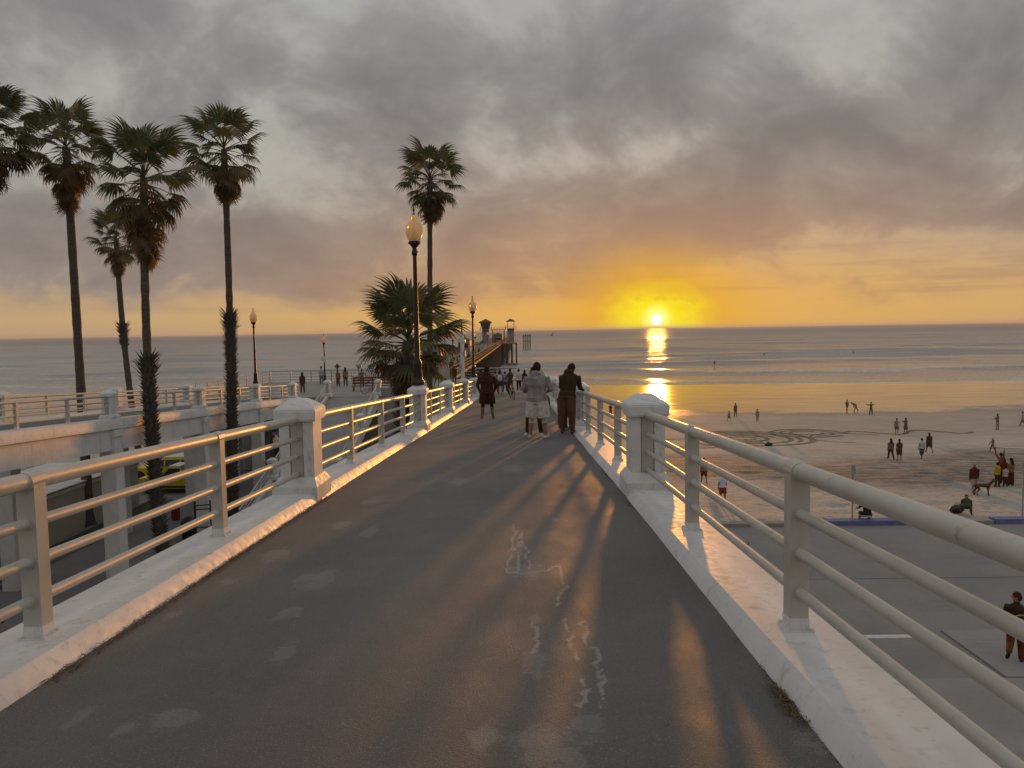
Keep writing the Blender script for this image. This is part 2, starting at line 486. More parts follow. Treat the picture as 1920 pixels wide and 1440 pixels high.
def mat_leaf(name, a, b):
    m, N = material(name)
    oi = N.new('ShaderNodeObjectInfo')
    n = N.noise(N.obj, 5.0, 3.0, 0.6)
    f = N.m('ADD', N.m('MULTIPLY', oi.outputs['Random'], 0.7), N.m('MULTIPLY', n, 0.4))
    col = N.mix(N.smooth(f, 0.15, 0.9), a, b)
    N.put(N.b.inputs['Base Color'], col)
    N.b.inputs['Roughness'].default_value = 0.55
    tr = N.new('ShaderNodeBsdfTranslucent')
    N.put(tr.inputs['Color'], col)
    mx = N.new('ShaderNodeMixShader')
    mx.inputs[0].default_value = 0.35
    N.l.new(N.b.outputs[0], mx.inputs[1])
    N.l.new(tr.outputs[0], mx.inputs[2])
    out = [q for q in N.n if q.type == 'OUTPUT_MATERIAL'][0]
    N.l.new(mx.outputs[0], out.inputs['Surface'])
    return m
def mat_trunk():
    m, N = material('palm_bark')
    n = N.noise(N.vm('MULTIPLY', N.obj, (1.0, 1.0, 9.0)), 2.6, 5.0, 0.65)
    n2 = N.noise(N.obj, 18.0, 5.0, 0.65)
    col = N.mix(N.smooth(n, 0.3, 0.7), (0.060, 0.045, 0.036), (0.125, 0.098, 0.078))
    col = N.mix(N.m('MULTIPLY', N.smooth(n2, 0.5, 0.7), 0.5), col, (0.038, 0.028, 0.022))
    N.put(N.b.inputs['Base Color'], col)
    N.b.inputs['Roughness'].default_value = 0.9
    N.put(N.b.inputs['Normal'], bump(N, N.m('ADD', n, n2), 0.8, 0.03))
    return m
def mat_glass_globe():
    m, N = material('frosted_lamp_glass')
    N.b.inputs['Base Color'].default_value = (0.95, 0.86, 0.66, 1)
    N.b.inputs['Roughness'].default_value = 0.25
    N.b.inputs['Transmission Weight'].default_value = 0.35
    N.b.inputs['IOR'].default_value = 1.2
    tr = N.new('ShaderNodeBsdfTranslucent')
    tr.inputs['Color'].default_value = (0.95, 0.78, 0.48, 1)
    mx = N.new('ShaderNodeMixShader')
    mx.inputs[0].default_value = 0.55
    N.l.new(N.b.outputs[0], mx.inputs[1])
    N.l.new(tr.outputs[0], mx.inputs[2])
    out = [q for q in N.n if q.type == 'OUTPUT_MATERIAL'][0]
    N.l.new(mx.outputs[0], out.inputs['Surface'])
    return m

M_WHITE = mat_white_paint()
M_RAIL = mat_rail()
M_ASPH = mat_asphalt()
M_SAND = mat_sand()
M_SEA = mat_sea()
M_LOT = mat_ground('lot_asphalt', (0.20, 0.187, 0.178), (0.245, 0.228, 0.217))
M_CONC = mat_ground('pale_concrete', (0.235, 0.225, 0.212), (0.285, 0.273, 0.257))
M_PAVE = mat_ground('grey_paving', (0.17, 0.16, 0.155), (0.215, 0.203, 0.195))
M_WALL = mat_ground('grey_plaster_wall', (0.30, 0.28, 0.265), (0.345, 0.325, 0.31), 0.2)
M_CREAM = mat_ground('cream_block_wall', (0.42, 0.385, 0.31), (0.48, 0.445, 0.36), 0.3)
M_UNDER = mat_ground('grey_under_wall', (0.20, 0.19, 0.18), (0.25, 0.24, 0.225), 0.3)
M_DECK = mat_ground('weathered_boards', (0.135, 0.108, 0.085), (0.185, 0.15, 0.12), 0.7)
M_WOOD = simple('dark_pier_timber', (0.085, 0.058, 0.038), 0.85, 0.35, 1.5, bmp=0.4, bscale=14.0)
M_REDWOOD = simple('red_brown_bench_wood', (0.16, 0.055, 0.032), 0.6, 0.3, 5.0)
M_LEAF = mat_leaf('palm_leaf_green', (0.058, 0.070, 0.032), (0.125, 0.135, 0.060))
M_DEAD = mat_leaf('palm_leaf_dry', (0.115, 0.062, 0.026), (0.20, 0.115, 0.05))
M_BARK = mat_trunk()
M_IRON = simple('dark_brown_lamp_iron', (0.032, 0.016, 0.013), 0.45, 0.2, 12.0, metal=0.2)
M_GLOBE = mat_glass_globe()
M_BLACK = simple('black_metal', (0.02, 0.02, 0.02), 0.5)
M_GRASS = simple('grass_turf', (0.045, 0.065, 0.022), 0.9, 0.4, 12.0, bmp=0.8, bscale=60, bdist=0.04)
M_YELLOW = simple('yellow_car_paint', (0.55, 0.42, 0.012), 0.28, 0.05, 3.0)
M_TYRE = simple('tyre_rubber', (0.018, 0.018, 0.018), 0.8)
M_RIM = simple('alloy_rim', (0.42, 0.42, 0.43), 0.35, metal=0.7)
M_CARGLASS = simple('dark_car_glass', (0.015, 0.018, 0.025), 0.08)
M_TAIL = simple('red_tail_light', (0.35, 0.015, 0.012), 0.3)
M_GREYMETAL = simple('grey_metal', (0.33, 0.33, 0.33), 0.5, metal=0.3)
M_BLUE = simple('blue_kerb_paint', (0.12, 0.13, 0.27), 0.6, 0.2)
M_LINE = simple('white_road_paint', (0.55, 0.54, 0.52), 0.7, 0.15)
M_ROOFW = simple('white_roof_board', (0.62, 0.61, 0.58), 0.7, 0.12)
M_DSAND = simple('raked_damp_sand', (0.13, 0.102, 0.08), 0.9, 0.15, 3.0)
M_DOG = simple('brown_dog_fur', (0.085, 0.036, 0.016), 0.9, 0.25, 14.0)
M_LITTER = simple('dry_leaf_litter', (0.115, 0.07, 0.035), 0.9, 0.4, 25.0)
M_SIGNW = simple('white_sign_face', (0.62, 0.62, 0.60), 0.5, 0.05)
M_RED = simple('red_post_paint', (0.30, 0.02, 0.025), 0.5)
M_PINKG = simple('lilac_grey_boards', (0.25, 0.215, 0.21), 0.75, 0.1)

def cloth(col, name='cloth'):
    key = 'cloth_%02x%02x%02x' % tuple(int(min(1, c) * 255) for c in col)
    return simple(key, col, 0.92, 0.22, 9.0, bmp=0.6, bscale=11.0, spec=0.2, bdist=0.05)

# ------------------------------------------------------------------ mesh helpers
class MB:
    def __init__(s):
        s.v = []; s.f = []; s.mi = []
    def add(s, verts, faces, mi=0):
        o = len(s.v)
        s.v += [tuple(p) for p in verts]
        s.f += [tuple(i + o for i in f) for f in faces]
        s.mi += [mi] * len(faces)
    def box(s, c, size, rz=0.0, mi=0, taper=1.0, mat=None):
        hx, hy, hz = size[0] / 2, size[1] / 2, size[2] / 2
        vs = []
        for sz in (-1, 1):
            k = taper if sz > 0 else 1.0
            for sx, sy in ((-1, -1), (1, -1), (1, 1), (-1, 1)):
                p = Vector((sx * hx * k, sy * hy * k, sz * hz))
                if mat is not None: p = mat @ p
                if rz: p = Matrix.Rotation(rz, 3, 'Z') @ p
                vs.append((p.x + c[0], p.y + c[1], p.z + c[2]))
        s.add(vs, [(0, 3, 2, 1), (4, 5, 6, 7), (0, 1, 5, 4), (1, 2, 6, 5), (2, 3, 7, 6), (3, 0, 4, 7)], mi)
    def tube(s, pts, rad, seg=8, mi=0, cap=True, ell=None):
        pts = [Vector(p) for p in pts]
        n = len(pts)
        rad = rad if isinstance(rad, (list, tuple)) else [rad] * n
        rings = []
        prev = None
        for i, p in enumerate(pts):
            a = pts[max(0, i - 1)]; b = pts[min(n - 1, i + 1)]
            t = (b - a)
            t = t.normalized() if t.length > 1e-9 else Vector((0, 0, 1))
            if prev is None:
                ref = Vector((1, 0, 0)) if abs(t.x) < 0.9 else Vector((0, 1, 0))
                u = (ref - t * ref.dot(t)).normalized()
            else:
                u = prev - t * prev.dot(t)
                u = u.normalized() if u.length > 1e-6 else Vector((1, 0, 0))
            prev = u
            w = t.cross(u)
            r = rad[i]
            ru, rw = r if isinstance(r, (tuple, list)) else (r, r)
            rings.append([p + u * (math.cos(2 * math.pi * k / seg) * ru) + w * (math.sin(2 * math.pi * k / seg) * rw) for k in range(seg)])
        vs = [q for r_ in rings for q in r_]
        fs = []
        for i in range(n - 1):
            for k in range(seg):
                a = i * seg + k; b = i * seg + (k + 1) % seg
                fs.append((a, b, b + seg, a + seg))
        if cap:
            fs.append(tuple(range(seg))[::-1])
            fs.append(tuple((n - 1) * seg + k for k in range(seg)))
        s.add(vs, fs, mi)
    def lathe(s, prof, seg=16, c=(0, 0, 0), mi=0):
        vs = []
        for r, z in prof:
            for k in range(seg):
                a = 2 * math.pi * k / seg
                vs.append((c[0] + r * math.cos(a), c[1] + r * math.sin(a), c[2] + z))
        fs = []
        for i in range(len(prof) - 1):
            for k in range(seg):
                a = i * seg + k; b = i * seg + (k + 1) % seg
                fs.append((a, b, b + seg, a + seg))
        fs.append(tuple(range(seg))[::-1])
        fs.append(tuple((len(prof) - 1) * seg + k for k in range(seg)))
        s.add(vs, fs, mi)
    def ball(s, c, r, seg=10, rings=7, mi=0, mat=None):
        r = r if isinstance(r, (tuple, list)) else (r, r, r)
        vs = []
        for i in range(rings + 1):
            th = math.pi * (i + 0.02) / (rings + 0.04)
            for k in range(seg):
                a = 2 * math.pi * k / seg
                p = Vector((r[0] * math.sin(th) * math.cos(a), r[1] * math.sin(th) * math.sin(a), r[2] * math.cos(th)))
                if mat is not None: p = mat @ p
                vs.append((c[0] + p.x, c[1] + p.y, c[2] + p.z))
        fs = []
        for i in range(rings):
            for k in range(seg):
                a = i * seg + k; b = i * seg + (k + 1) % seg
                fs.append((a, a + seg, b + seg, b))
        fs.append(tuple(range(seg)))
        fs.append(tuple(rings * seg + k for k in range(seg))[::-1])
        s.add(vs, fs, mi)
    def prism(s, poly, x0, x1, axis='x', mi=0):
        """extrude polygon (a,b) along an axis; axis x: (y,z); axis y: (x,z); axis z: (x,y)"""
        n = len(poly)
        def P(a, b, t):
            return {'x': (t, a, b), 'y': (a, t, b), 'z': (a, b, t)}[axis]
        vs = [P(a, b, x0) for a, b in poly] + [P(a, b, x1) for a, b in poly]
        fs = [tuple(range(n))[::-1], tuple(range(n, 2 * n))]
        for i in range(n):
            j = (i + 1) % n
            fs.append((i, j, j + n, i + n))
        s.add(vs, fs, mi)
    def mesh(s, name, mats, smooth=False, fix=True):
        me = bpy.data.meshes.new(name)
        me.from_pydata(s.v, [], s.f)
        for m in (mats if isinstance(mats, (list, tuple)) else [mats]):
            me.materials.append(m)
        if any(s.mi):
            me.polygons.foreach_set('material_index', s.mi)
        if fix:
            b = bmesh.new(); b.from_mesh(me)
            bmesh.ops.recalc_face_normals(b, faces=b.faces)
            b.to_mesh(me); b.free()
        if smooth:
            me.polygons.foreach_set('use_smooth', [True] * len(me.polygons))
            try: me.set_sharp_from_angle(angle=R(42))
            except Exception: pass
        me.update()
        return me
    def build(s, name, mats, parent=None, smooth=False, loc=None):
        return link(name, s.mesh(name, mats, smooth), parent, loc)

def link(name, me, parent=None, loc=None, rot=None):
    o = bpy.data.objects.new(name, me)
    COL.objects.link(o)
    if parent is not None: o.parent = parent
    if loc is not None: o.location = loc
    if rot is not None: o.rotation_euler = rot
    return o
def tag(o, label=None, cat=None, group=None, kind=None):
    if label: o['label'] = label
    if cat: o['category'] = cat
    if group: o['group'] = group
    if kind: o['kind'] = kind
    return o
def thing(name, label, cat, loc=(0, 0, 0), rz=0.0, group=None):
    o = bpy.data.objects.new(name, None)
    o.empty_display_size = 0.2
    COL.objects.link(o)
    o.location = loc
    o.rotation_euler = (0, 0, rz)
    return tag(o, label, cat, group)
def copy_tree(o, parent=None):
    c = o.copy()
    COL.objects.link(c)
    c.parent = parent
    for ch in o.children:
        copy_tree(ch, c)
    return c
def grid_mesh(name, X, Y, Z, mats, smooth=True, attrs=None):
    ny, nx = X.shape
    me = bpy.data.meshes.new(name)
    v = np.stack([X, Y, Z], -1).reshape(-1, 3)
    i = np.arange(ny - 1)[:, None] * nx + np.arange(nx - 1)[None, :]
    f = np.stack([i, i + 1, i + nx + 1, i + nx], -1).reshape(-1, 4)
    me.vertices.add(len(v)); me.vertices.foreach_set('co', v.astype(np.float32).ravel())
    me.loops.add(f.size); me.loops.foreach_set('vertex_index', f.ravel().astype(np.int32))
    me.polygons.add(len(f))
    me.polygons.foreach_set('loop_start', np.arange(0, f.size, 4, dtype=np.int32))
    me.polygons.foreach_set('loop_total', np.full(len(f), 4, dtype=np.int32))
    me.materials.append(mats)
    me.update(calc_edges=True)
    if smooth:
        me.polygons.foreach_set('use_smooth', np.ones(len(f), bool))
    for k, a in (attrs or {}).items():
        at = me.attributes.new(k, 'FLOAT', 'POINT')
        at.data.foreach_set('value', a.astype(np.float32).ravel())
    me.validate()
    return me
def spread(*parts):
    out = []
    for a, b, st in parts:
        out.append(np.arange(a, b, st))
    return np.concatenate(out)

# ================================================================== THE SETTING
# ---- sand
xs = np.concatenate([[-3000, -1500, -800, -500, -350, -250, -180, -130, -100], np.arange(-80, -1, 4.0), np.arange(0, 84, 0.42), [88, 95, 105, 120, 140, 170, 210, 260, 330, 420, 560, 800, 1500, 3000]])
ys = np.concatenate([[-400, -200, -100, -50, -20, 0, 15, 25, 30, 32.5], np.arange(33.5, 66, 0.36), np.arange(66, 176, 1.4), [180, 190, 205, 230, 270, 330, 420]])
X, Y = np.meshgrid(xs, ys)
tag(link('sand', grid_mesh('sand', X, Y, zsand(X, Y), M_SAND)), 'pale sandy beach running down to wet reflecting sand', 'beach', kind='structure')

# ---- sea: swell lines parallel to the shore, broken water in the shallows
yr = [152.0]
while yr[-1] < 900: yr.append(yr[-1] * 1.0036)
while yr[-1] < 15000: yr.append(yr[-1] * 1.10)
yr = np.array(yr)
tt = np.concatenate([[-6, -3, -2], np.linspace(-1.35, 1.35, 250), [2, 3, 6]])
T, Y = np.meshgrid(tt, yr)
X = T * (Y * 0.85 + 60.0)
wp = (fbm(X * 0.011 + 3, Y * 0.010, 4) - 0.45) * 85.0
def crest(y, L, k, ph, w=1.0):
    return (0.5 + 0.5 * np.cos(2 * np.pi * ((y + wp * w) / L + ph))) ** k
fade = np.interp(Y, [150, 170, 190, 240, 330, 500, 900, 2000], [0, 0.10, 0.30, 0.75, 0.85, 0.5, 0.42, 0.0])
var = 0.35 + 1.1 * fbm(X * 0.013, Y * 0.011 + 7, 3)
c1 = crest(Y, 38.0, 3.2, 0.1)
c2 = crest(Y, 23.0, 2.0, 0.45, 1.4)
Z = fade * (1.15 * var ** 1.5 * c1 + 0.34 * c2) - 0.18
Z += np.interp(Y, [150, 200, 260, 900, 1500], [0, .05, .16, .22, 0]) * (fbm(X * 0.06, Y * 0.13, 3) - 0.45) * 2.0
Z = np.maximum(Z, np.where(Y < 400, zsand(X, np.minimum(Y, 400)) * 0 - 0.4, -5))
foam = np.interp(Y, [152, 160, 175, 215, 245, 290, 380], [0.62, 0.58, 0.46, 0.40, 0.16, 0.06, 0.0])
foam = foam + np.interp(Y, [160, 200, 300, 420], [0.30, 0.55, 0.50, 0.0]) * np.clip(c1 - 0.55, 0, 1) * var * 1.15
# the last thin wash running up the sand
tag(link('sea', grid_mesh('sea', X, Y, Z, M_SEA, attrs={'foam': foam})), 'calm grey sea with low swell lines under the sunset', 'sea', kind='structure')

# ---- paved ground on both sides of the footbridge
def slab(name, x0, x1, y0, y1, ztop, mat, th=0.4, label=None, cat=None):
    b = MB(); b.box(((x0 + x1) / 2, (y0 + y1) / 2, ztop - th / 2), (x1 - x0, y1 - y0, th))
    o = b.build(name, mat)
    return tag(o, label, cat, kind='structure')
slab('pavement', -70, 0.6, -60, 57.5, Z_LOW, M_PAVE)
slab('parking_lot', 1.1, 120, -60, 33.0, Z_LOT, M_LOT, 0.3)
b = MB(); b.box((0.85, -13.5, 2.9), (0.5, 93, 1.84)); tag(b.build('retaining_wall', M_WALL), 'low grey retaining wall under the footbridge', 'wall')
slab('walkway', 3.0, 60, -40, 18.4, Z_LOT + 0.03, M_CONC, 0.1)
slab('walkway', 11.75, 60, 18.42, 21.35, Z_LOT + 0.05, M_CONC, 0.1)
b = MB(); b.box((10.15, 21.05, Z_LOT + 0.004), (1.35, 0.24, 0.004)); tag(b.build('road_marking', M_LINE), 'short white painted bar on the parking lot', 'road marking', kind='structure')
for i, yy in enumerate((26.0,)):
    b = MB(); b.box((20, yy, Z_LOT + 0.002), (36, 0.035, 0.003)); tag(b.build('pavement_joint', M_BLACK), kind='structure')
# low kerb wall between lot and beach, part of it painted blue
b = MB(); b.box((7.5, 33.25, Z_LOT - 0.03), (8.6, 0.5, 0.36)); tag(b.build('kerb', M_CONC), 'plain grey low kerb wall between parking lot and beach', 'kerb')
for i, (x0, x1) in enumerate(((12.0, 16.9), (20.4, 40.0))):
    b = MB(); b.box(((x0 + x1) / 2, 33.25, Z_LOT - 0.0), (x1 - x0, 0.5, 0.42))
    tag(b.build('kerb', M_BLUE), ('blue painted low kerb wall that the man in black sits on', 'blue painted low kerb wall at the edge of the parking lot near the dog')[i], 'kerb', 'blue kerbs by the beach')
b = MB(); b.box((18.65, 33.25, Z_LOT - 0.03), (3.4, 0.46, 0.36)); tag(b.build('kerb', M_CONC), 'short grey kerb piece between the two blue painted kerbs', 'kerb')

# lawns under the palms
def lawn(name, x0, x1, y0, y1, label):
    b = MB(); b.box(((x0 + x1) / 2, (y0 + y1) / 2, Z_LOW + 0.05), (x1 - x0, y1 - y0, 0.1)); o = b.build(name, M_GRASS)
    tag(o, label, 'lawn', kind='structure')
    k = MB()
    for (cx, cy, sx, sy) in (((x0 + x1) / 2, y0 - 0.08, x1 - x0 + 0.3, 0.15), ((x0 + x1) / 2, y1 + 0.08, x1 - x0 + 0.3, 0.15), (x0 - 0.08, (y0 + y1) / 2, 0.15, y1 - y0), (x1 + 0.08, (y0 + y1) / 2, 0.15, y1 - y0)):
        k.box((cx, cy, Z_LOW + 0.075), (sx, sy, 0.15))
    k.build('edging', M_CONC, o)
lawn('lawn', -22.9, -21.5, 22, 46.5, 'narrow dark lawn strip at the foot of the cream wall')
lawn('lawn', -15.2, -9.5, 35.2, 47.2, 'green lawn around the palms below the footbridge')

# ---- the raised plaza the two ramps run up to, and its front wall
pl = thing('plaza', 'raised grey plaza where the ramps meet the pier', 'plaza', (0, 0, 0))
pl['kind'] = 'structure'
b = MB(); b.box((-11.2, 65.5, Z_PLAZA - 0.25), (27.0, 18.6, 0.5)); b.build('plaza_deck', M_CONC, pl)
b = MB(); b.box((-6.95, 56.4, (Z_LOW + 8.42) / 2 - 0.1), (7.4, 0.36, 8.42 - Z_LOW + 0.2)); b.build('front_wall', M_WALL, pl)
b = MB(); b.box((-19.5, 57.0, (Z_LOW + Z_PLAZA) / 2 - 0.3), (10.0, 0.36, Z_PLAZA - Z_LOW - 0.4)); b.build('front_wall', M_UNDER, pl)
for k, xx in enumerate((-23.3, -20.4, -17.5)):
    b = MB(); b.box((xx, 56.80, Z_LOW + 1.35), (2.1, 0.06, 2.6)); b.build('roller_door', M_GREYMETAL if k == 1 else M_WOOD, pl)
    b = MB(); b.box((xx, 56.79, Z_LOW + 2.78), (2.4, 0.10, 0.22)); b.build('lintel', M_WHITE, pl)
b = MB(); b.tube([(-18.9, 56.72, Z_LOW), (-18.9, 56.72, Z_LOW + 4.4), (-15.2, 56.72, Z_LOW + 4.4)], 0.06, 8); b.build('drain_pipe', M_GREYMETAL, pl, smooth=True)
b = MB(); b.box((-12.6, 57.2, (Z_LOW + Z_PLAZA) / 2 - 0.3), (3.7, 0.36, Z_PLAZA - Z_LOW - 0.4)); b.build('front_wall', M_WALL, pl)
for xx in (-23.0, -16.5, -9.0, -2.5, 1.0):
    b = MB(); b.box((xx, 73.5, 4.2), (0.7, 0.7, 7.0)); b.build('column', M_WHITE, pl)

# ---- footbridge and its twin: deck, kerbs, girders, columns
def deck_ribbon(name, xa, xb, ya, yb, fn, dz, step=0.5, jit=0.0):
    b = MB()
    ysr = np.arange(ya, yb + 1e-6, step)
    return ysr
def kerb_mesh(x_in, x_out, ya, yb, fn, top, bot, seed, jag=True):
    """long painted kerb: inner edge wobbles a little, bevelled top edges"""
    ysr = np.arange(ya, yb + 1e-6, 0.22)
    s = 1.0 if x_out > x_in else -1.0
    rr = np.random.default_rng(seed)
    b = MB()
    vs = []
    for y in ysr:
        z = float(fn(y))
        w = (float(fbm(y * 1.4 + seed, 3.0, 3)) - 0.45) * 0.022 if jag else 0.0
        w2 = (float(fbm(y * 3.1 + seed, 8.0, 3)) - 0.45) * 0.014 if jag else 0.0
        pr = [(x_in + s * (-0.035 + w), z - 0.02), (x_in + s * (0.0 + w2 * .6), z + top * 0.55), (x_in + s * (0.045 + w * .3), z + top), (x_out - s * 0.03, z + top - 0.012),
              (x_out, z + top - 0.05), (x_out, z + bot), (x_in + s * 0.30, z + bot), (x_in + s * 0.30, z - 0.02)]
        vs += [(px, y, pz) for px, pz in pr]
    n = 8
    fs = []
    for i in range(len(ysr) - 1):
        for k in range(n):
            a = i * n + k; c = i * n + (k + 1) % n
            fs.append((a, c, c + n, a + n))
    fs.append(tuple(range(n))); fs.append(tuple((len(ysr) - 1) * n + k for k in range(n))[::-1])
    b.add(vs, fs)
    return b
def girder(xc, ya, yb, fn, top, bot, w):
    b = MB(); vs = []; fs = []
    ysr = np.arange(ya, yb + 1e-6, 1.5)
    for y in ysr:
        z = float(fn(y))
        vs += [(xc - w / 2, y, z + top), (xc + w / 2, y, z + top), (xc + w / 2, y, z + bot), (xc - w / 2, y, z + bot)]
    for i in range(len(ysr) - 1):
        for k in range(4):
            a = i * 4 + k; c = i * 4 + (k + 1) % 4
            fs.append((a, c, c + 4, a + 4))
    fs.append((0, 1, 2, 3)); fs.append(tuple((len(ysr) - 1) * 4 + k for k in range(4)))
    b.add(vs, fs)
    return b

XL, XR = -2.52, 1.27          # inner kerb lines of the footbridge
KW = 0.55
# asphalt with its wear: pale scars, light cracks, dirt along the kerbs
PATCH = [(330, 1350, .16, .05), (145, 1348, .06, .05), (232, 1370, .05, .04), (535, 1226, .07, .08), (320, 1156, .06, .06), (595, 1087, .20, .14), (432, 1091, .10, .05),
         (515, 1041, .16, .12), (545, 1152, .10, .07), (1020, 1405, .17, .10), (1075, 1440, .10, .10), (640, 985, .14, .10), (690, 1000, .12, .12), (1003, 1163, .05, .05), (1008, 1266, .05, .05),
         (985, 1070, .20, .10), (1000, 1240, .10, .08), (905, 1385, .10, .06), (1105, 1365, .10, .07), (960, 880, .2, .2), (860, 905, .2, .15), (700, 940, .2, .15), (1040, 975, .06, .06), (1480, 1310, .1, .07), (1530, 1395, .13, .06)]
CRACK = [[(968, 985), (960, 1030), (950, 1070), (955, 1078)], [(972, 990), (985, 1030), (992, 1068)], [(966, 1000), (972, 1040), (968, 1078)], [(950, 1072), (985, 1078), (1020, 1072), (1050, 1060), (1060, 1100), (1042, 1140)],
         [(1060, 1165), (1070, 1200), (1085, 1240)], [(1090, 1170), (1105, 1205), (1120, 1245), (1125, 1275)], [(1003, 1170), (1006, 1200), (998, 1228)], [(1095, 1275), (1100, 1310), (1085, 1330)], [(1128, 1260), (1130, 1330)]]
ysr = np.concatenate([np.arange(-14, 1.4, 0.6), np.arange(1.5, 14, 0.035), np.arange(14, 57, 0.3)])
xsr = np.arange(XL - 0.02, XR + 0.04, 0.03)
X, Y = np.meshgrid(xsr, ysr)
patch = np.zeros_like(X); crack = np.zeros_like(X)
for (px, py, rx, ry) in PATCH:
    p = at_deck(px, min(py, 1438))
    q = np.sqrt(((X - p.x) / rx) ** 2 + ((Y - p.y) / (ry * 3.0)) ** 2)
    patch = np.maximum(patch, np.clip(1.25 - q * 0.75, 0, 1))
for line in CRACK:
    P0 = [at_deck(*q) for q in line]
    P3 = []
    rj = random.Random(int(line[0][0] * 7 + line[0][1]))
    for a, c in zip(P0[:-1], P0[1:]):
        for k in range(5):
            P3.append(a.lerp(c, k / 5) + Vector((rj.uniform(-.028, .028), rj.uniform(-.05, .05), 0)))
    P3.append(P0[-1])
    for a, c in zip(P3[:-1], P3[1:]):
        ab = np.array([c.x - a.x, c.y - a.y]); L2 = float(ab @ ab) + 1e-9
        t = np.clip(((X - a.x) * ab[0] + (Y - a.y) * ab[1]) / L2, 0, 1)
        dd = np.hypot(X - (a.x + t * ab[0]), Y - (a.y + t * ab[1]))
        crack = np.maximum(crack, np.clip(1.0 - dd / 0.085, 0, 1))
ed = np.minimum(X - XL, XR - X)
dirt = np.clip(1.0 - ed / 0.30, 0, 1) * (0.62 + 0.5 * (fbm(X * 2, Y * 0.8, 3) - 0.45) * 2)
bridge = thing('footbridge', 'grey asphalt footbridge with white kerbs sloping down to the pier', 'footbridge')
Zs = zd(Y) + 0.012 * (1 - ((X - (XL + XR) / 2) / 1.9) ** 2) + (fbm(X * .9, Y * .5, 2) - .37) * 0.012
link('deck', grid_mesh('deck', X, Y, Zs, M_ASPH, attrs={'patch': patch, 'crack': crack, 'dirt': dirt}), bridge)
kerb_mesh(XL, XL - KW, -14, 57, zd, 0.11, -0.42, 3).build('kerb', M_WHITE, bridge, smooth=True)
kerb_mesh(XR, XR + KW, -14, 57, zd, 0.11, -0.42, 9).build('kerb', M_WHITE, bridge, smooth=True)
girder((XL + XR) / 2, -14, 56.2, zd, -0.06, -0.40, XR - XL + 0.5).build('deck_slab', M_CONC, bridge)
for xc in (XL - 0.2, XR + 0.2):
    girder(xc, -14, 56.2, zd, -0.43, -1.25, 0.5).build('girder', M_WHITE, bridge)
PILLARS = [-1.4, 9.5, 20.4, 28.2, 36.4, 44.3, 52.5]
for y in PILLARS[1:]:
    for xc in (XL - 0.2, XR + 0.2):
        zt_ = float(zd(y)) - 1.2
        z0 = Z_LOW - 0.1 if (xc < 0 or y > 33.2) else Z_LOT - 0.1
        if y > 33.2 and xc > 0: z0 = float(zsand(xc, y)) - 0.5
        b = MB(); b.box((0, 0, (zt_ - z0) / 2), (0.55, 0.55, zt_ - z0)); b.build('column', M_WHITE, bridge, loc=(xc, y, z0))

# twin ramp
TX = -18.02
twin = thing('ramp', 'white parallel ramp on columns beyond the palms, with pipe railings', 'ramp')
TPIL = [5.0, 13.4, 21.9, 30.4, 39.0, 47.4, 55.0]
ysr = np.arange(-6, 57.1, 0.6)
X, Y = np.meshgrid(np.arange(TX + XL - 0.02, TX + XR + 0.04, 0.4), ysr)
z0 = np.zeros_like(X)
link('deck', grid_mesh('deck', X, Y, zt(Y), M_ASPH, attrs={'patch': z0, 'crack': z0, 'dirt': z0}), twin)
kerb_mesh(TX + XL, TX + XL - KW, -6, 57, zt, 0.11, -0.42, 5).build('kerb', M_WHITE, twin, smooth=True)
kerb_mesh(TX + XR, TX + XR + KW, -6, 57, zt, 0.11, -0.30, 6).build('kerb', M_WHITE, twin, smooth=True)
girder(TX + (XL + XR) / 2, -6, 56.2, zt, -0.06, -0.40, XR - XL + 0.5).build('deck_slab', M_WHITE, twin)
for xc in (TX + XL - 0.2, TX + XR + 0.22):
    girder(xc, -6, 56.2, zt, -0.31, -1.15, 0.42).build('girder', M_WHITE, twin)
for y in TPIL:
    for xc in (TX + XL - 0.2, TX + XR + 0.25):
        zt_ = float(zt(y)) - 0.34; zz = Z_LOW - 0.1
        b = MB(); b.box((0, 0, (zt_ - zz) / 2), (0.62, 0.62, zt_ - zz)); b.box((0, 0, zt_ - zz - 0.13), (0.74, 0.72, 0.24)); b.build('column', M_WHITE, twin, loc=(xc, y, zz))
    b = MB(); b.box((TX + (XL + XR) / 2, y, float(zt(y)) - 0.78), (XR - XL + 0.3, 0.4, 0.7)); b.build('cross_beam', M_WHITE, twin)

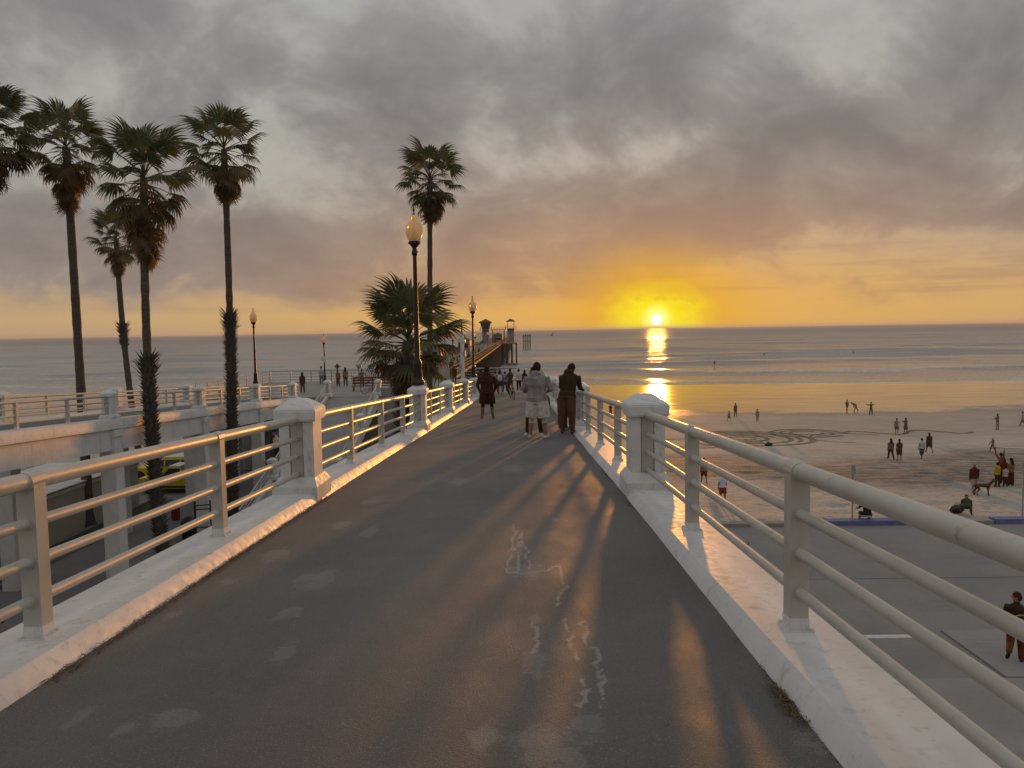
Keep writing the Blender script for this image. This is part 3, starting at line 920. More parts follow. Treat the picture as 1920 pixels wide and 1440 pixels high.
# ---- railings: concrete pillars with caps, square tube posts, four pipes
def pillar_meshes():
    sh = MB()
    # two shafts with a recess between them for the rail plate
    for s in (-1, 1):
        sh.box((s * 0.145, 0, 0.50), (0.13, 0.40, 1.04))
    sh.box((0, 0, 0.50), (0.17, 0.20, 1.04))
    cap = MB()
    prof = [(0.235, 0.985), (0.255, 1.00), (0.258, 1.125), (0.245, 1.15), (0.105, 1.245), (0.07, 1.258)]
    vs = []; fs = []
    for h, z in prof:
        vs += [(-h, -h, z), (h, -h, z), (h, h, z), (-h, h, z)]
    for i in range(len(prof) - 1):
        for k in range(4):
            a = i * 4 + k; c = i * 4 + (k + 1) % 4
            fs.append((a, c, c + 4, a + 4))
    fs.append((0, 3, 2, 1)); e = (len(prof) - 1) * 4; fs.append((e, e + 1, e + 2, e + 3))
    cap.add(vs, fs)
    base = MB()
    prof = [(0.275, 0.34, 0.02), (0.275, 0.34, 0.20), (0.225, 0.24, 0.30), (0.222, 0.235, 0.302)]
    vs = []; fs = []
    for hx, hy, z in prof:
        vs += [(-hx, -hy, z), (hx, -hy, z), (hx, hy, z), (-hx, hy, z)]
    for i in range(len(prof) - 1):
        for k in range(4):
            a = i * 4 + k; c = i * 4 + (k + 1) % 4
            fs.append((a, c, c + 4, a + 4))
    fs.append((0, 3, 2, 1)); e = (len(prof) - 1) * 4; fs.append((e, e + 1, e + 2, e + 3))
    base.add(vs, fs)
    plate = MB()
    for s in (-1, 1):
        plate.box((0, s * 0.16, 0.64), (0.145, 0.05, 0.68))
        for zz in (0.36, 0.56, 0.77, 0.93):
            plate.box((0.05, s * 0.19, zz), (0.022, 0.02, 0.022))
    return sh.mesh('shaft', M_WHITE), cap.mesh('cap', M_WHITE), base.mesh('base', M_WHITE), plate.mesh('rail_plate', M_RAIL)
ME_SH, ME_CAP, ME_BASE, ME_PLATE = pillar_meshes()
def bevel_mesh(me, w):
    b = bmesh.new(); b.from_mesh(me)
    bmesh.ops.bevel(b, geom=[e for e in b.edges], offset=w, segments=2, affect='EDGES', clamp_overlap=True)
    b.to_mesh(me); b.free()
for q in (ME_CAP, ME_BASE): bevel_mesh(q, 0.010)
bevel_mesh(ME_SH, 0.006)
mb = MB(); mb.box((0, 0, 0.55), (0.105, 0.105, 0.92)); 
for hh, rr_ in ((1.0, 0.057), (0.765, 0.037), (0.545, 0.037), (0.325, 0.037)):
    mb.tube([(0, -0.064, hh), (0, 0.064, hh)], rr_, 12)
ME_TUBE = mb.mesh('rail_post', M_RAIL)
mb = MB(); mb.box((0, 0, 0.13), (0.112, 0.112, 0.10)); mb.box((0, 0, 0.105), (0.16, 0.16, 0.018)); 
for sx in (-1, 1):
    for sy in (-1, 1): mb.box((sx * 0.066, sy * 0.066, 0.12), (0.018, 0.018, 0.016))
ME_FOOT = mb.mesh('foot', M_WHITE)
def slope(fn, y):
    return (float(fn(y + 0.5)) - float(fn(y - 0.5)))
def railing(label, x, fn, pil, tubes, y_start, y_end, ext=0.0):
    r = thing('railing', label, 'railing', (x, 0, 0), 0.0, 'pipe railings along the ramps')
    for y in pil:
        p = link('pillar', ME_SH, r, (0, y, float(fn(y))))
        link('cap', ME_CAP, p); link('base', ME_BASE, p); link('rail_plate', ME_PLATE, p)
    for y in tubes:
        t = link('rail_post', ME_TUBE, r, (0, y, float(fn(y))))
        link('foot', ME_FOOT, t)
    cuts = [y_start] + list(pil) + [y_end]
    for a, c in zip(cuts[:-1], cuts[1:]):
        if c - a < 0.8: continue
        y0 = a + (0.14 if a in pil else 0); y1 = c - (0.14 if c in pil else 0)
        nseg = max(2, int((y1 - y0) / 1.3))
        ysg = np.linspace(y0, y1, nseg + 1)
        for h, rad, nm in ((1.0, 0.050, 'top_rail'), (0.765, 0.031, 'lower_rail'), (0.545, 0.031, 'lower_rail'), (0.325, 0.031, 'lower_rail')):
            b = MB(); b.tube([(0, y, float(fn(y)) + h) for y in ysg], rad, 14 if rad > .04 else 10)
            b.build(nm, M_RAIL, r, smooth=True)
    return r
def tubes_between(pil):
    out = []
    for a, c in zip(pil[:-1], pil[1:]):
        n = 3 if c - a > 9.5 else 2
        out += [a + (c - a) * (k + 1) / (n + 1) for k in range(n)]
    return out
TB = [-4.0, 1.61, 4.24, 6.87] + tubes_between(PILLARS[1:])
railing('pipe railing with white pillars along the right side of the footbridge', XR + 0.25, zd, PILLARS, TB, -8.0, 56.0)
railing('pipe railing with white pillars along the left side of the footbridge', XL - 0.25, zd, PILLARS, TB, -8.0, 56.0)
TT = tubes_between(TPIL)
railing('near pipe railing of the white ramp beyond the palms', TX + XR + 0.25, zt, TPIL, TT, 0.0, 56.2)
railing('far pipe railing of the white ramp beyond the palms', TX + XL - 0.25, zt, TPIL, TT, 0.0, 56.2)

# ---- sloping access ramp from the plaza down to the ground between the palms
ar = thing('access_ramp', 'grey ramp with white rails running down from the plaza', 'ramp')
AX0, AX1 = -14.2, -10.7
def za(y): return np.interp(y, [36.5, 56.3], [Z_LOW, Z_PLAZA])
b = MB(); vs = []
for y in (36.6, 56.3):
    z = float(za(y)); vs += [(AX0, y, z), (AX1, y, z), (AX1, y, z - 0.35), (AX0, y, z - 0.35)]
b.add(vs, [(0, 1, 5, 4), (1, 2, 6, 5), (2, 3, 7, 6), (3, 0, 4, 7), (0, 3, 2, 1), (4, 5, 6, 7)]); b.build('slab', M_CONC, ar)
for xx in (AX0 - 0.12, AX1 + 0.12):
    b = MB(); vs = []
    for y in (36.6, 56.2):
        z = float(za(y)); vs += [(xx - 0.115, y, z + 0.2), (xx + 0.115, y, z + 0.2), (xx + 0.115, y, z - 0.5), (xx - 0.115, y, z - 0.5)]
    b.add(vs, [(0, 1, 5, 4), (1, 2, 6, 5), (2, 3, 7, 6), (3, 0, 4, 7), (0, 3, 2, 1), (4, 5, 6, 7)]); b.build('kerb', M_WHITE, ar)
    for y in (56.3, 49.8, 43.3):
        p = link('pillar', ME_SH, ar, (xx, y, float(za(y)))); link('cap', ME_CAP, p); link('base', ME_BASE, p)
    for y in (54.1, 51.9, 47.6, 45.4, 41.0, 38.8):
        link('rail_post', ME_TUBE, ar, (xx, y, float(za(y))))
    for h, rad in ((0.975, 0.045), (0.765, 0.028), (0.545, 0.028), (0.325, 0.028)):
        b = MB(); b.tube([(xx, 38.0, float(za(38.0)) + h), (xx, 56.2, float(za(56.2)) + h)], rad, 8); b.build('rail', M_RAIL, ar, smooth=True)

# ---- railing round the far sides of the plaza
def flat_railing(label, x0, y0, x1, y1, z, posts, mat, h=1.05):
    L = math.hypot(x1 - x0, y1 - y0)
    r = thing('railing', label, 'railing', (x0, y0, z), math.atan2(y1 - y0, x1 - x0), 'railings round the plaza')
    mb_ = MB(); mb_.box((0, 0, h / 2), (0.07, 0.07, h)); me = mb_.mesh('rail_post', mat)
    for k in range(posts + 1):
        link('rail_post', me, r, (L * k / posts, 0, 0))
    for zz, rad in ((h, 0.04), (h * .72, .025), (h * .46, .025), (h * .2, .025)):
        b = MB(); b.tube([(0, 0, zz), (L, 0, zz)], rad, 8); b.build('rail', mat, r, smooth=True)
    return r
flat_railing('thin grey railing along the seaward edge of the plaza', -24.5, 74.6, -14.6, 74.6, Z_PLAZA, 5, M_GREYMETAL)
flat_railing('thin grey railing along the far left edge of the plaza', -24.5, 57.4, -24.5, 74.4, Z_PLAZA, 8, M_GREYMETAL)
flat_railing('white pipe railing at the right corner of the plaza', 1.9, 57.6, 1.9, 74.4, Z_PLAZA, 8, M_RAIL)
flat_railing('white pipe railing on the seaward side of the plaza next to the pier', -6.6, 74.6, 1.8, 74.6, Z_PLAZA, 4, M_RAIL)

# ---- the pier
pier = thing('pier', 'long wooden fishing pier on dark pilings running out to sea', 'pier')
PX0, PX1 = -14.4, -6.9
b = MB(); b.box(((PX0 + PX1) / 2, 311, Z_PLAZA - 0.16), (PX1 - PX0, 472, 0.22)); b.build('deck', M_DECK, pier)
mb = MB(); mb.tube([(0, 0, 0), (0, 0, -12.0)], [0.19, 0.22], 8); ME_PILE = mb.mesh('piling', M_WOOD, True)
mb = MB(); mb.box((0, 0, 0), (7.3, 0.36, 0.42)); ME_CAPB = mb.mesh('cap_beam', M_WOOD)
mb = MB()
mb.box((0, 0, 0), (0.09, 0.26, 7.6), mat=Matrix.Rotation(R(42), 3, 'Y')); mb.box((0, 0.3, 0), (0.09, 0.26, 7.6), mat=Matrix.Rotation(R(-42), 3, 'Y')); ME_XB = mb.mesh('cross_brace', M_WOOD)
yb = 77.0
while yb < 545:
    for xx in (PX0 + 0.5, (PX0 + PX1) / 2, PX1 - 0.4):
        link('piling', ME_PILE, pier, (xx, yb, Z_PLAZA - 0.66))
    link('cap_beam', ME_CAPB, pier, ((PX0 + PX1) / 2, yb, Z_PLAZA - 0.48))
    if int(yb) % 2 == 0 or yb > 130:
        link('cross_brace', ME_XB, pier, ((PX0 + PX1) / 2, yb + 0.25, Z_PLAZA - 3.6))
    yb += 6.6 if yb < 330 else 12.0
for xx in (PX0 + 0.3, (PX0 + PX1) / 2 - 1.8, (PX0 + PX1) / 2 + 1.8, PX1 - 0.3):
    b = MB(); b.box((xx, 311, Z_PLAZA - 0.37), (0.2, 471, 0.2)); b.build('stringer', M_WOOD, pier)
for xx in (PX0 + 0.12, PX1 - 0.12):
    rl = MB()
    yy = 76.0
    while yy < 546:
        rl.box((xx, yy, Z_PLAZA + 0.5), (0.13, 0.13, 1.1)); yy += 2.4 if yy < 220 else 4.8
    for zz in (0.35, 0.68): rl.box((xx, 311, Z_PLAZA + zz), (0.05, 470, 0.13))
    rl.build('guard_rail', M_WOOD, pier)
    b = MB(); b.box((xx, 311, Z_PLAZA + 1.08), (0.2, 470, 0.06)); b.build('hand_rail', M_WOOD, pier)
# widened part out at sea
b = MB(); b.box((-9.0, 292, Z_PLAZA - 0.15), (15.2, 30, 0.3)); b.build('wide_deck', M_DECK, pier)
for yy in np.arange(278.5, 307, 4.0):
    for xx in (-16.0, -5.4, -3.6, -1.9):
        link('piling', ME_PILE, pier, (xx, float(yy), Z_PLAZA - 0.2))
for yy in (279, 292, 305):
    b = MB(); b.box((-1.75, yy, Z_PLAZA - 1.2), (0.3, 9, 0.3)); b.build('fender_beam', M_WOOD, pier)
# landing stage piles beyond the end
stage = thing('pile_frame', 'open frame of tall piles standing in the sea past the pier', 'piles')
for k, xx in enumerate((1.6, 2.9, 4.3, 5.7)):
    for yy in (496, 504):
        b = MB(); b.tube([(xx, yy, -3), (xx, yy, 9.3 + 0.5 * (k % 2))], 0.3, 8); b.build('piling', M_WOOD, stage, smooth=True)
for yy in (496, 504):
    b = MB(); b.box((3.6, yy, 8.6), (5.6, 0.45, 0.45)); b.build('cap_beam', M_WOOD, stage)
    b = MB(); b.box((3.6, yy, 5.2), (5.0, 0.25, 0.3)); b.build('brace', M_WOOD, stage)

def tower(name, label, x, y, w, z_body, z_walk, z_eave, z_top, open_top):
    t = thing(name, label, 'tower', (x, y, Z_PLAZA))
    b = MB(); b.box((0, 0, (z_body) / 2), (w, w, z_body)); b.build('body', M_PINKG, t)
    if open_top:
        for sx in (-1, 1):
            for sy in (-1, 1):
                b = MB(); b.box((sx * w * .46, sy * w * .46, (z_body + z_eave) / 2), (0.16, 0.16, z_eave - z_body)); b.build('post', M_WOOD, t)
    else:
        vs = []
        for h, zz in ((w * .52, z_body), (w * .78, z_eave)):
            vs += [(-h, -h, zz), (h, -h, zz), (h, h, zz), (-h, h, zz)]
        b = MB(); b.add(vs, [(0, 1, 5, 4), (1, 2, 6, 5), (2, 3, 7, 6), (3, 0, 4, 7), (0, 3, 2, 1), (4, 5, 6, 7)]); b.build('cabin', M_DECK, t)
        for k in (-1, 0, 1):
            b = MB(); b.box((k * w * .36, -w * .70, (z_body + z_eave) / 2 + 0.1), (w * .3, 0.25, (z_eave - z_body) * .55)); b.build('window', M_CARGLASS, t)
    h = w * (.62 if open_top else .95)
    b = MB(); b.add([(-h, -h, z_eave), (h, -h, z_eave), (h, h, z_eave), (-h, h, z_eave), (0, 0, z_top), (-h, -h, z_eave + .25), (h, -h, z_eave + .25), (h, h, z_eave + .25), (-h, h, z_eave + .25)],
                    [(0, 3, 2, 1), (0, 1, 6, 5), (1, 2, 7, 6), (2, 3, 8, 7), (3, 0, 5, 8), (5, 6, 4), (6, 7, 4), (7, 8, 4), (8, 5, 4)])
    b.build('roof', M_WOOD, t)
    r = MB()
    for sx in (-1, 1):
        for zz in (z_walk + 0.5, z_walk + 1.0):
            r.box((sx * w * .8, 0, zz), (0.08, w * 1.6, 0.08)); r.box((0, sx * w * .8, zz), (w * 1.6, 0.08, 0.08))
        for sy in (-1, 1):
            r.box((sx * w * .8, sy * w * .8, z_walk + .5), (0.1, 0.1, 1.1))
    r.box((0, 0, z_walk - .1), (w * 1.66, w * 1.66, 0.14))
    r.build('balcony', M_WOOD, t)
    return t
tower('lifeguard_tower', 'lookout tower with flared cabin and hipped roof on the pier', -13.4, 292, 2.6, 5.2, 4.9, 7.6, 9.1, False)
tw = tower('lookout_tower', 'slim open-topped tower with small hipped roof on the pier', -3.9, 292, 2.6, 5.4, 5.2, 7.9, 9.0, True)
gw = thing('gangway', 'high footway with thin railings between the two pier towers', 'gangway', (-8.6, 292, Z_PLAZA + 4.9))
b = MB(); b.box((0, 0, -0.05), (5.1, 1.2, 0.3)); b.build('walkway_board', M_WOOD, gw)
for s in (-1, 1):
    b = MB()
    for zz in (0.55, 1.05): b.box((0, s * 0.58, zz), (5.1, 0.07, 0.07))
    for k in range(6): b.box((-2.5 + k, s * 0.58, 0.55), (0.08, 0.08, 1.1))
    b.build('guard_rail', M_WOOD, gw)
for sx in (-2.2, 2.2):
    b = MB(); b.box((sx, 0, -2.5), (0.3, 0.9, 4.7)); b.build('support', M_WOOD, gw)

# ---- evening sea air: pale haze that thickens towards the horizon
def mat_haze():
    m = bpy.data.materials.new('sea_haze')
    m.use_nodes = True
    t = m.node_tree
    t.nodes.clear()
    v = t.nodes.new('ShaderNodeVolumePrincipled')
    v.inputs['Color'].default_value = (0.95, 0.90, 0.86, 1)
    v.inputs['Density'].default_value = HAZE
    v.inputs['Anisotropy'].default_value = 0.2
    o = t.nodes.new('ShaderNodeOutputMaterial')
    t.links.new(v.outputs[0], o.inputs['Volume'])
    return m
HAZE = 0.00008
b = MB(); b.box((0, 6500, 10.0), (120000, 21000, 38.0))
tag(b.build('haze', mat_haze()), 'thin warm haze over the sea and beach', 'haze', kind='stuff')

def hut(label, x, y, w, l, h):
    t = thing('pier_hut', label, 'hut', (x, y, Z_PLAZA - 0.05), 0.0, 'small huts on the pier')
    b = MB(); b.box((0, 0, h / 2), (w, l, h)); b.build('wall', M_PINKG, t)
    b = MB(); b.add([(-w * .6, -l * .55, h), (w * .6, -l * .55, h), (w * .6, l * .55, h), (-w * .6, l * .55, h), (0, -l * .3, h + .8), (0, l * .3, h + .8)], [(0, 3, 2, 1), (0, 1, 4), (1, 2, 5, 4), (2, 3, 5), (3, 0, 4, 5)]); b.build('roof', M_WOOD, t)
    b = MB(); b.box((0.2, -l / 2 - .02, 1.4), (w * .5, .06, .9)); b.build('window', M_CARGLASS, t)
    b = MB(); b.box((-w * .32, -l / 2 - .02, 1.0), (.8, .06, 2.0)); b.build('door', M_WOOD, t)
hut('pale hut on the left side of the pier nearer the shore', -12.9, 112, 2.6, 5.0, 2.5)
hut('pale hut halfway out along the left side of the pier', -12.9, 176, 2.6, 6.0, 2.6)
hut('low hut beside the lookout tower on the pier', -9.2, 306, 3.6, 6.0, 3.0)
for k, (xx, yy, ll) in enumerate(((-7.0, 96, 'first'), (-7.0, 118, 'second'), (-7.0, 133, 'third'), (-14.2, 105, 'fourth'), (-7.0, 158, 'fifth'), (-7.0, 182, 'sixth'), (-14.2, 150, 'seventh'))):
    t = thing('fishing_rod', '%s fishing rod propped on the pier rail counting from the shore' % ll, 'fishing rod', (xx, yy, Z_PLAZA + 1.0), 0.0, 'fishing rods on the pier')
    s_ = 1 if xx > -10 else -1
    b = MB(); b.tube([(-0.5 * s_, 0, -0.4), (0, 0, 0.15), (0.9 * s_, 0.2, 2.0), (1.3 * s_, 0.3, 2.5)], [.03, .025, .018, .01], 6); b.build('rod', M_WOOD, t)
    b = MB(); b.ball((-0.2 * s_, 0, -0.05), 0.07, 8, 6); b.build('reel', M_BLACK, t)
# ================================================================== PALMS
def fan_leaf(seed, dead=False, blade=1.0, petiole=0.95):
    """a fan palm frond: petiole along +Y, then a fan of pleated segments whose tips split and droop"""
    rr = random.Random(seed)
    b = MB()
    droop = 0.26 if not dead else 0.34
    pts = []
    for i in range(6):
        t = i / 5
        pts.append(Vector((0, petiole * t, -droop * t * t)))
    b.tube(pts, [0.030, 0.024, 0.020, 0.017, 0.014, 0.012], 4)
    base = pts[-1]
    pitch = -0.30 if not dead else -0.55
    nseg = 23 if not dead else 19
    span = R(112 if not dead else 84)
    fold = 0.30 if not dead else 0.75
    for k in range(nseg):
        u = -1 + 2 * k / (nseg - 1)
        a = u * span + rr.uniform(-0.02, 0.02)
        L = blade * (1.0 - 0.34 * abs(u) ** 1.6) * rr.uniform(0.9, 1.06)
        if dead and rr.random() < 0.18: L *= rr.uniform(0.4, 0.7)
        dirv = Vector((math.sin(a), math.cos(a), 0))
        side = Vector((math.cos(a), -math.sin(a), 0))
        da = 2 * span / (nseg - 1)
        tipd = rr.uniform(0.18, 0.42) * (1.0 if not dead else 1.5)
        rows = [(0.03, 0.5), (0.30, 0.52), (0.58, 0.50), (0.80, 0.27), (1.0, 0.04)]
        ring = []
        tw = rr.uniform(-0.25, 0.25)
        for (r, wk) in rows:
            rad = L * r
            w = rad * da * wk if r < 0.6 else L * 0.58 * da * wk
            z = -fold * (1 - math.cos(a)) * rad * 0.6 - tipd * max(0, r - 0.45) ** 2 * 3.2 * L
            c = base + dirv * (rad * (1 - 0.25 * max(0, r - 0.55))) + Vector((0, 0, z + pitch * max(0, dirv.y) * rad * 0.5))
            pl_ = 0.35 * w
            s2 = (side * math.cos(tw * r) + Vector((0, 0, math.sin(tw * r)))).normalized()
            ring.append((c - s2 * w, c + Vector((0, 0, pl_)), c + s2 * w))
        vs = [p for q in ring for p in q]
        fs = []
        for i in range(len(rows) - 1):
            o = i * 3
            fs.append((o, o + 1, o + 4, o + 3)); fs.append((o + 1, o + 2, o + 5, o + 4))
        b.add(vs, fs)
    me = b.mesh('dead_frond' if dead else 'frond', M_DEAD if dead else M_LEAF, fix=False)
    return me
LIVE = [fan_leaf(100 + i, False, 1.06, 1.24) for i in range(6)]
DEAD = [fan_leaf(200 + i, True, 1.0, 0.85) for i in range(4)]
HALF = [fan_leaf(300 + i, False, 0.95, 1.15) for i in range(3)]
for me in HALF:
    me.materials.clear(); me.materials.append(mat_leaf('palm_leaf_fading', (0.075, 0.062, 0.026), (0.15, 0.10, 0.04)) if 'pf' not in MATS else MATS['pf']); MATS['pf'] = me.materials[0]

def palm(label, base, top, rad_top, crown, seed, bend=(0, 0), rough=(0.0, 0.0), squash=1.0, n_live=32, n_dead=28, skirt=1.6, lowrad=None):
    """base and top of the trunk in world metres; crown = frond scale; rough = heights (fraction) between which old leaf bases remain"""
    rr = random.Random(seed)
    base = Vector(base); top = Vector(top)
    t = thing('palm_tree', label, 'palm tree', base, 0.0, 'fan palms by the ramps')
    H = top - base
    pts = []; rad = []
    n = 44
    lr = lowrad or rad_top * 1.35
    for i in range(n + 1):
        u = i / n
        p = H * u + Vector((bend[0], bend[1], 0)) * (4 * u * (1 - u))
        pts.append(p)
        r = rad_top + (lr - rad_top) * (1 - u) ** 1.5
        if u < 0.03: r *= 1.35 - u * 11
        if rough[0] <= u <= rough[1]: r *= 1.22
        rad.append(r * (1 + 0.05 * math.sin(i * 2.4) + rr.uniform(-0.035, 0.035)))
    b = MB(); b.tube(pts, rad, 12); tr = b.build('trunk', M_BARK, t, smooth=True)
    if rough[1] > rough[0]:
        s = MB()
        hgt = H.length * (rough[1] - rough[0])
        cnt = int(hgt / 0.17) * 10
        for k in range(cnt):
            u = rough[0] + (rough[1] - rough[0]) * (k / cnt)
            i = min(n - 1, int(u * n)); p = pts[i].lerp(pts[i + 1], u * n - i)
            a = k * 2.399 + rr.uniform(-.2, .2)
            r = lr * 1.18
            d = Vector((math.cos(a), math.sin(a), 0)); sd = Vector((-d.y, d.x, 0))
            L = rr.uniform(0.16, 0.38) * (1.7 if u > rough[1] - 0.05 and rough[1] < 0.9 else 1.0)
            w = 0.055
            o = p + d * r * 0.85
            tip = o + d * L * 0.7 + Vector((0, 0, L * rr.uniform(0.5, 1.0)))
            s.add([o - sd * w, o + sd * w, o + Vector((0, 0, 0.09)) , tip - sd * 0.012, tip + sd * 0.012], [(0, 1, 4, 3), (1, 2, 4), (2, 0, 3), (2, 3, 4)])
        q = s.build('leaf_bases', M_BARK, tr); q['kind'] = 'stuff'
    def frond(me, nm, az, el, zoff, sc, roll=0.0):
        m = (Matrix.Translation(H + Vector((0, 0, zoff))) @ Matrix.Rotation(az, 4, 'Z') @ Matrix.Rotation(el, 4, 'X') @ Matrix.Rotation(roll, 4, 'Y') @ Matrix.Scale(sc, 4))
        o = link(nm, me, t)
        o.matrix_local = m
    for k in range(n_live):
        u = (k + 0.5) / n_live
        el = R(86 - 118 * u ** 0.85 + rr.uniform(-9, 9))
        az = k * 2.39996 + rr.uniform(-0.25, 0.25)
        sc = crown * rr.uniform(0.86, 1.10) * (1.06 if u < 0.35 else 0.90)
        me = LIVE[rr.randrange(6)] if (u < 0.72 or rr.random() < 0.4) else HALF[rr.randrange(3)]
        frond(me, 'frond', az, el, 0.15 - 0.5 * u + rr.uniform(-.08, .08), sc, rr.uniform(-0.35, 0.35))
    for k in range(n_dead):
        u = (k + 0.5) / n_dead
        el = R(-22 - 56 * u + rr.uniform(-9, 9))
        az = k * 2.39996 + rr.uniform(-0.3, 0.3)
        frond(DEAD[rr.randrange(4)] if rr.random() < 0.25 + 0.6 * u else HALF[rr.randrange(3)], 'dead_frond', az, el, -0.05 - skirt * u, crown * rr.uniform(0.78, 1.0) * (1 - 0.25 * u), rr.uniform(-0.5, 0.5))
    return t
def palm_px(label, bpx, bpy_, px_top, py_top, Y, **kw):
    tp = at_y(px_top, py_top, Y)
    base = (at_y(bpx, bpy_, Y).x, Y, Z_LOW - 0.05)
    return palm(label, base, tp, **kw)
palm_px('tall fan palm cut off by the left edge of the picture', -20, 1040, -18, 246, 36, rad_top=0.20, crown=1.12, seed=1, n_dead=30)
palm_px('tall fan palm with drooping brown skirt, furthest left of those with a visible trunk', 168, 995, 124, 276, 40.3, rad_top=0.19, crown=1.13, seed=2, bend=(0.0, 0), skirt=2.2, n_dead=30)
palm_px('smaller fan palm leaning left with one shaggy collar on its trunk', 262, 860, 218, 448, 63, rad_top=0.20, crown=1.12, seed=3, bend=(-0.25, 0), rough=(0.52, 0.62), n_live=30, n_dead=24, skirt=2.0)
palm_px('fan palm with long dry skirt standing in front of the white ramp', 309, 1082, 270, 334, 32.4, rad_top=0.155, crown=1.12, seed=4, bend=(-0.25, 0), rough=(0.02, 0.555), skirt=2.4, n_dead=32)
palm_px('tall straight fan palm with rough bark collar, right of the palm cluster', 437, 985, 420, 280, 41, rad_top=0.16, crown=1.14, seed=5, bend=(0.1, 0), rough=(0.02, 0.57), skirt=1.5, n_dead=30)
palm_px('tall slim fan palm rising behind the lamp post', 806, 900, 806, 334, 50, rad_top=0.155, crown=1.15, seed=6, skirt=1.7, n_live=34, n_dead=30)
palm_px('short bushy fan palm beside the lamp post', 737, 900, 766, 640, 33, rad_top=0.25, crown=1.2, seed=8, rough=(0.0, 0.92), n_live=46, n_dead=34, skirt=1.3, lowrad=0.34)

# ================================================================== LAMPS
def lamp_meshes():
    po = MB(); po.lathe([(0.175, 0.0), (0.185, 0.05), (0.17, 0.10), (0.13, 0.16), (0.135, 0.20), (0.105, 0.50), (0.12, 0.54), (0.115, 0.58), (0.075, 0.70), (0.068, 1.2), (0.052, 3.30), (0.05, 3.42)], 14)
    cl = MB(); cl.lathe([(0.052, 3.40), (0.075, 3.42), (0.085, 3.50), (0.062, 3.55), (0.06, 3.60), (0.115, 3.68), (0.165, 3.72), (0.165, 3.765), (0.12, 3.78)], 14)
    gl = MB(); gl.lathe([(0.13, 3.78), (0.165, 3.82), (0.205, 3.92), (0.228, 4.03), (0.225, 4.12), (0.195, 4.21), (0.14, 4.28), (0.10, 4.30), (0.098, 4.33), (0.085, 4.37), (0.082, 4.41), (0.055, 4.45), (0.03, 4.47)], 18)
    fi = MB(); fi.lathe([(0.038, 4.465), (0.045, 4.48), (0.03, 4.50), (0.010, 4.51), (0.010, 4.53), (0.028, 4.56), (0.030, 4.60), (0.018, 4.64), (0.004, 4.66)], 10)
    tb = MB(); tb.lathe([(0.05, 3.79), (0.055, 3.95), (0.03, 4.05), (0.012, 4.08)], 10)
    return (po.mesh('post', M_IRON, True), cl.mesh('collar', M_IRON, True), gl.mesh('globe', M_GLOBE, True), fi.mesh('finial', M_IRON, True), tb.mesh('bulb_tube', M_SIGNW, True))
LM = lamp_meshes()
def lamp(label, loc, sc=1.0, group='globe lamps'):
    t = thing('street_lamp', label, 'street lamp', loc, 0.0, group)
    t.scale = (sc, sc, sc)
    for nm, me in zip(('post', 'collar', 'globe', 'finial', 'bulb_tube'), LM):
        link(nm, me, t)
    return t
lamp('large globe lamp on a white pillar of the footbridge beside the short palm', (XL - 0.25, 20.4, float(zd(20.4)) + 1.25))
lamp('globe lamp on a white pillar of the left footbridge railing, beyond the short palm', (XL - 0.25, 44.3, float(zd(44.3)) + 1.25))
lamp('globe lamp on a pillar of the white ramp behind the palms', (TX + XR + 0.25, 47.4, float(zt(47.4)) + 1.25))
l4 = lamp('globe lamp with a small sign plate, standing on the plaza', (-18.9, 73.5, Z_PLAZA))
b = MB(); b.box((0, -0.09, 2.2), (0.42, 0.03, 0.55)); b.build('sign_plate', M_SIGNW, l4)
lamp('dark globe lamp on the pavement under the white ramp', (-14.9, 46.0, Z_LOW), 0.92)
for k, (xx, yy, wd) in enumerate(((-7.3, 82, 'first'), (-13.9, 96, 'second'), (-7.3, 122, 'third'), (-13.9, 140, 'fourth'), (-7.3, 168, 'fifth'), (-13.9, 190, 'sixth'), (-7.3, 215, 'seventh'))):
    lamp('%s globe lamp along the pier counting from the shore' % wd, (xx, yy, Z_PLAZA - 0.05), 1.0, 'globe lamps along the pier')
# white camera mast near the plaza
t = thing('camera_mast', 'pale steel mast with security cameras beyond the short palm', 'mast', (-5.5, 71.5, Z_PLAZA))
b = MB(); b.tube([(0, 0, 0), (0, 0, 4.6)], 0.17, 10); b.build('pole', M_SIGNW, t, smooth=True)
b = MB(); b.tube([(0, 0, 4.6), (0, 0, 5.5)], 0.06, 8); b.build('mast_tip', M_BLACK, t, smooth=True)
b = MB(); b.box((0, 0, 3.75), (0.62, 0.42, 0.22)); b.build('bracket_box', M_SIGNW, t)
for sx in (-1, 1):
    b = MB(); b.tube([(sx * 0.3, 0, 3.7), (sx * 0.75, 0, 3.65), (sx * 0.75, 0, 3.3)], 0.03, 6); b.ball((sx * 0.75, 0, 3.22), 0.11); b.build('camera', M_GREYMETAL, t, smooth=True)
for zz, sx in ((2.6, 1), (1.4, -1)):
    b = MB(); b.box((sx * 0.22, -0.05, zz), (0.18, 0.25, 0.5)); b.build('equipment_box', M_GREYMETAL, t)

